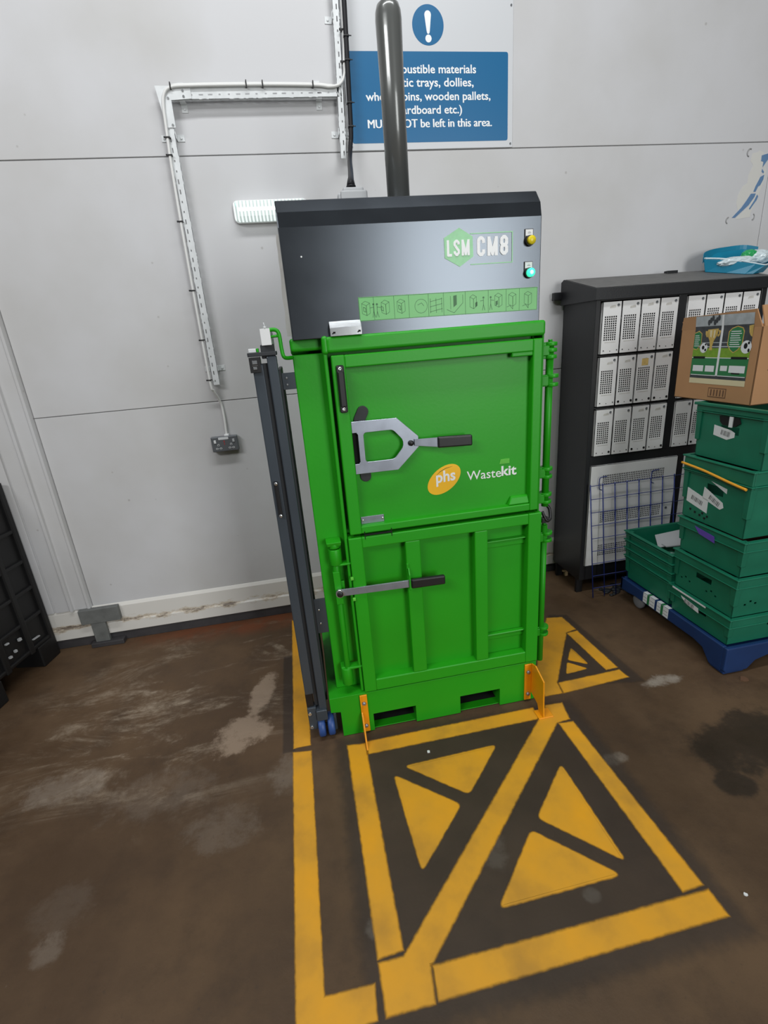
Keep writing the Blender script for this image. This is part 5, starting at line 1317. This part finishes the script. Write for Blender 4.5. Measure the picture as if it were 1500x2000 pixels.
# ------------------------------------------------------------------ teal container with plastic wrapping on the locker roof
def roofz(y): return 1.8135 + (y - 2.508) * (0.0795 / 0.33) if y < 2.838 else 1.893
tt = thing('teal_container', 'teal plastic container with clear wrapping lying on the locker roof', 'container', (2.62, 2.70, 1.86))
rimp = [(2.430, 2.765, 0.074), (2.52, 2.660, 0.070), (2.60, 2.575, 0.058), (2.655, 2.565, 0.047), (2.72, 2.60, 0.050), (2.80, 2.65, 0.060), (2.82, 2.75, 0.095), (2.76, 2.835, 0.105), (2.64, 2.845, 0.100), (2.52, 2.840, 0.085)]
basp = [(2.445, 2.760), (2.51, 2.675), (2.560, 2.600), (2.60, 2.585), (2.70, 2.620), (2.76, 2.67), (2.77, 2.74), (2.72, 2.80), (2.62, 2.82), (2.52, 2.82)]
b = MB(); n = len(rimp); vb_ = [b.bm.verts.new((x, y, roofz(y) + 0.003)) for x, y in basp]; vr = [b.bm.verts.new((x, y, roofz(y) + z)) for x, y, z in rimp]
vi = [b.bm.verts.new((x * .96 + 2.62 * .04, y * .96 + 2.71 * .04, roofz(y) + z - 0.004)) for x, y, z in rimp]; vf = [b.bm.verts.new((x * .9 + .1 * 2.62, y * .9 + .1 * 2.71, roofz(y) + 0.02)) for x, y in basp]
b.bm.faces.new(vb_[::-1]); b.bm.faces.new(vf)
for i in range(n):
    j = (i + 1) % n
    for A_, B_ in ((vb_, vr), (vr, vi), (vi, vf)): b.bm.faces.new([A_[i], A_[j], B_[j], B_[i]])
tc_ = b.build('tray', 'teal', tt, bev=0.004)
def crumple(name, m, c, r, sc, seed, amp=.28):
    b = MB(); res = bmesh.ops.create_icosphere(b.bm, subdivisions=4, radius=1.0); rn = random.Random(seed)
    dirs = [(Vector((rn.uniform(-1, 1), rn.uniform(-1, 1), rn.uniform(-1, 1))).normalized(), rn.uniform(.5, 1), rn.uniform(2, 5)) for _ in range(16)]
    for v in b.bm.verts:
        p = v.co.copy(); k = sum(a * abs(math.sin(f * p.dot(d) * 2.2)) for d, a, f in dirs) / len(dirs)
        q = p * (1 - amp + amp * 2 * k); v.co = Vector((c[0] + q.x * r * sc[0], c[1] + q.y * r * sc[1], max(c[2] + q.z * r * sc[2], roofz(min(c[1] + q.y * r * sc[1], 2.83)) + 0.024)))
    for f in b.bm.faces: f.smooth = False
    return b.build(name, m, tt)
crumple('clear_wrap', 'film', (2.60, 2.71, 1.912), 0.05, (2.5, 1.6, 0.65), 1)
crumple('clear_wrap', 'film', (2.73, 2.72, 1.930), 0.05, (1.7, 1.5, 0.9), 2)
crumple('green_wrap', 'film_green', (2.67, 2.70, 1.950), 0.028, (1.6, 1.2, .9), 3)
b = MB(); P_ = [(2.433, 2.764, roofz(2.764) + 0.076), (2.50, 2.70, roofz(2.70) + 0.076), (2.57, 2.63, roofz(2.63) + 0.066), (2.648, 2.573, roofz(2.573) + 0.049), (2.72, 2.605, roofz(2.605) + 0.054)]
b.tube(bez(P_, 5), 0.0045, n=7); b.build('folded_edge', 'film', tt)
b = MB(); Q_ = [(2.430, 2.768, roofz(2.768) + 0.075), (2.46, 2.80, 1.985), (2.54, 2.835, 2.005), (2.64, 2.85, 2.015), (2.76, 2.845, 2.02), (2.82, 2.80, 2.00)]
pq = bez(Q_, 5); va = [b.bm.verts.new(p) for p in pq]; vb_ = [b.bm.verts.new((p.x, p.y - 0.004, p.z)) for p in pq]; vc = [b.bm.verts.new((p.x, p.y, roofz(min(p.y, 2.83)) + 0.05)) for p in pq]; vd = [b.bm.verts.new((p.x, p.y - 0.004, roofz(min(p.y, 2.83)) + 0.05)) for p in pq]
for i in range(len(va) - 1):
    for A_, B_ in ((va, vb_), (vb_, vd), (vd, vc), (vc, va)): b.bm.faces.new([A_[i], A_[i + 1], B_[i + 1], B_[i]])
b.bm.faces.new([va[0], vb_[0], vd[0], vc[0]]); b.bm.faces.new([va[-1], vc[-1], vd[-1], vb_[-1]])
b.build('raised_back', 'teal', tt)

# ------------------------------------------------------------------ black bulk container at the left edge
bk = thing('bulk_container', 'black ribbed plastic bulk container standing at the left edge by the kerb', 'container', (-1.95, 2.6, 0))
ROOTK = Vector((-1.628, 2.850, 0)); ang = math.atan2(2.375 - 2.846, -1.727 + 1.631)
ux = Vector((math.cos(ang), math.sin(ang), 0)); uy = Vector((-ux.y, ux.x, 0)) * -1   # along the face towards the camera; outward from the face to the back
if uy.x > 0: uy = -uy
def K(a, c, z): p = ROOTK + ux * a + uy * c; return (p.x, p.y, z)
b = MB()
def kb(a0, a1, c0, c1, z0, z1): b.hexa([K(a0, c0, z0), K(a1, c0, z0), K(a1, c1, z0), K(a0, c1, z0), K(a0, c0, z1), K(a1, c0, z1), K(a1, c1, z1), K(a0, c1, z1)])
for ft, z0, z1 in (([(0, .018), (1, .018), (1, .6), (.12, .6), (0, .2)], 0.12, 1.06), ([(0, 0), (1, 0), (1, .6), (.12, .6), (0, .2)], 1.03, 1.085)):
    b.prism([K(a, c, 0)[:2] for a, c in ft], 'z', z0, z1)
for a in (0.0, 0.16, 0.34, 0.52, 0.70, 0.88): kb(a, a + 0.035, 0.0, 0.03, 0.12, 1.04)
for z in (0.13, 0.30, 0.46, 0.62, 0.80): kb(0.0, 1.0, 0.004, 0.03, z, z + 0.022)
for a, c in ((0.0, 0.18), (0.42, 0.5), (0.86, 0.5)): kb(a, a + 0.14, 0.0, c, 0.0, 0.13)
b.build('shell', 'bin', bk, bev=0.006)
b = MB()
for a, z, w, h in ((0.10, 0.185, 0.05, 0.006), (0.22, 0.24, 0.018, 0.016), (0.27, 0.20, 0.014, 0.014), (0.31, 0.19, 0.016, 0.012), (0.30, 0.27, 0.02, 0.008)):
    b.hexa([K(a, 0.001, z), K(a + w, 0.001, z + w * .1), K(a + w, 0.012, z + w * .1), K(a, 0.012, z), K(a, 0.001, z + h), K(a + w, 0.001, z + h + w * .1), K(a + w, 0.012, z + h + w * .1), K(a, 0.012, z + h)])
b.build('painted_glint', 'grey_plastic', bk)  # tiny highlights on the black face, put in as pale chips

# ------------------------------------------------------------------ litter on the floor
def scrap(label, x, y, r, m, seed, h=0.004):
    rn = random.Random(seed); b = MB()
    b.prism([(x + r * rn.uniform(.6, 1.1) * math.cos(t * .785), y + r * rn.uniform(.6, 1.1) * math.sin(t * .785)) for t in range(8)], 'z', 0.0005, h)
    o = recenter(b.build('scrap', m)); tag(o, label, 'scrap')
scrap('small white scrap on the floor in front of the right fork opening', 0.344, 1.548, 0.008, 'white', 1)
scrap('small white scrap on the floor right of the large yellow square', 1.117, 0.797, 0.006, 'white', 2)
scrap('small pale scrap on the floor by the right of the dolly corner', 1.90, 1.585, 0.02, 'card_dark', 5)
b = MB(); b.hexa([(1.655, 2.80, 0.03), (1.76, 2.78, 0.03), (1.76, 2.80, 0.03), (1.655, 2.82, 0.03), (1.655, 2.80, 0.04), (1.76, 2.78, 0.04), (1.76, 2.80, 0.04), (1.655, 2.82, 0.04)]); b.box(1.67, 1.69, 2.79, 2.81, 0.0, 0.032); b.box(1.73, 1.75, 2.785, 2.80, 0.0, 0.032)
o = recenter(b.build('timber_offcut', 'wood')); tag(o, 'raw timber offcut on the floor under the left of the locker', 'timber')
b = MB(); rn = random.Random(11)
for k in range(26):
    x, y, r = 1.86 + rn.gauss(0, .05), 2.50 + rn.gauss(0, .035), rn.uniform(.008, .022)
    b.sphere((x, y, r * .5), r, 6, (1.3, 1, .5))
o = recenter(b.build('floor_sweepings', 'slate_dark')); tag(o, 'heap of grey dust and sweepings on the floor behind the dolly wheel', 'sweepings', kind='stuff')
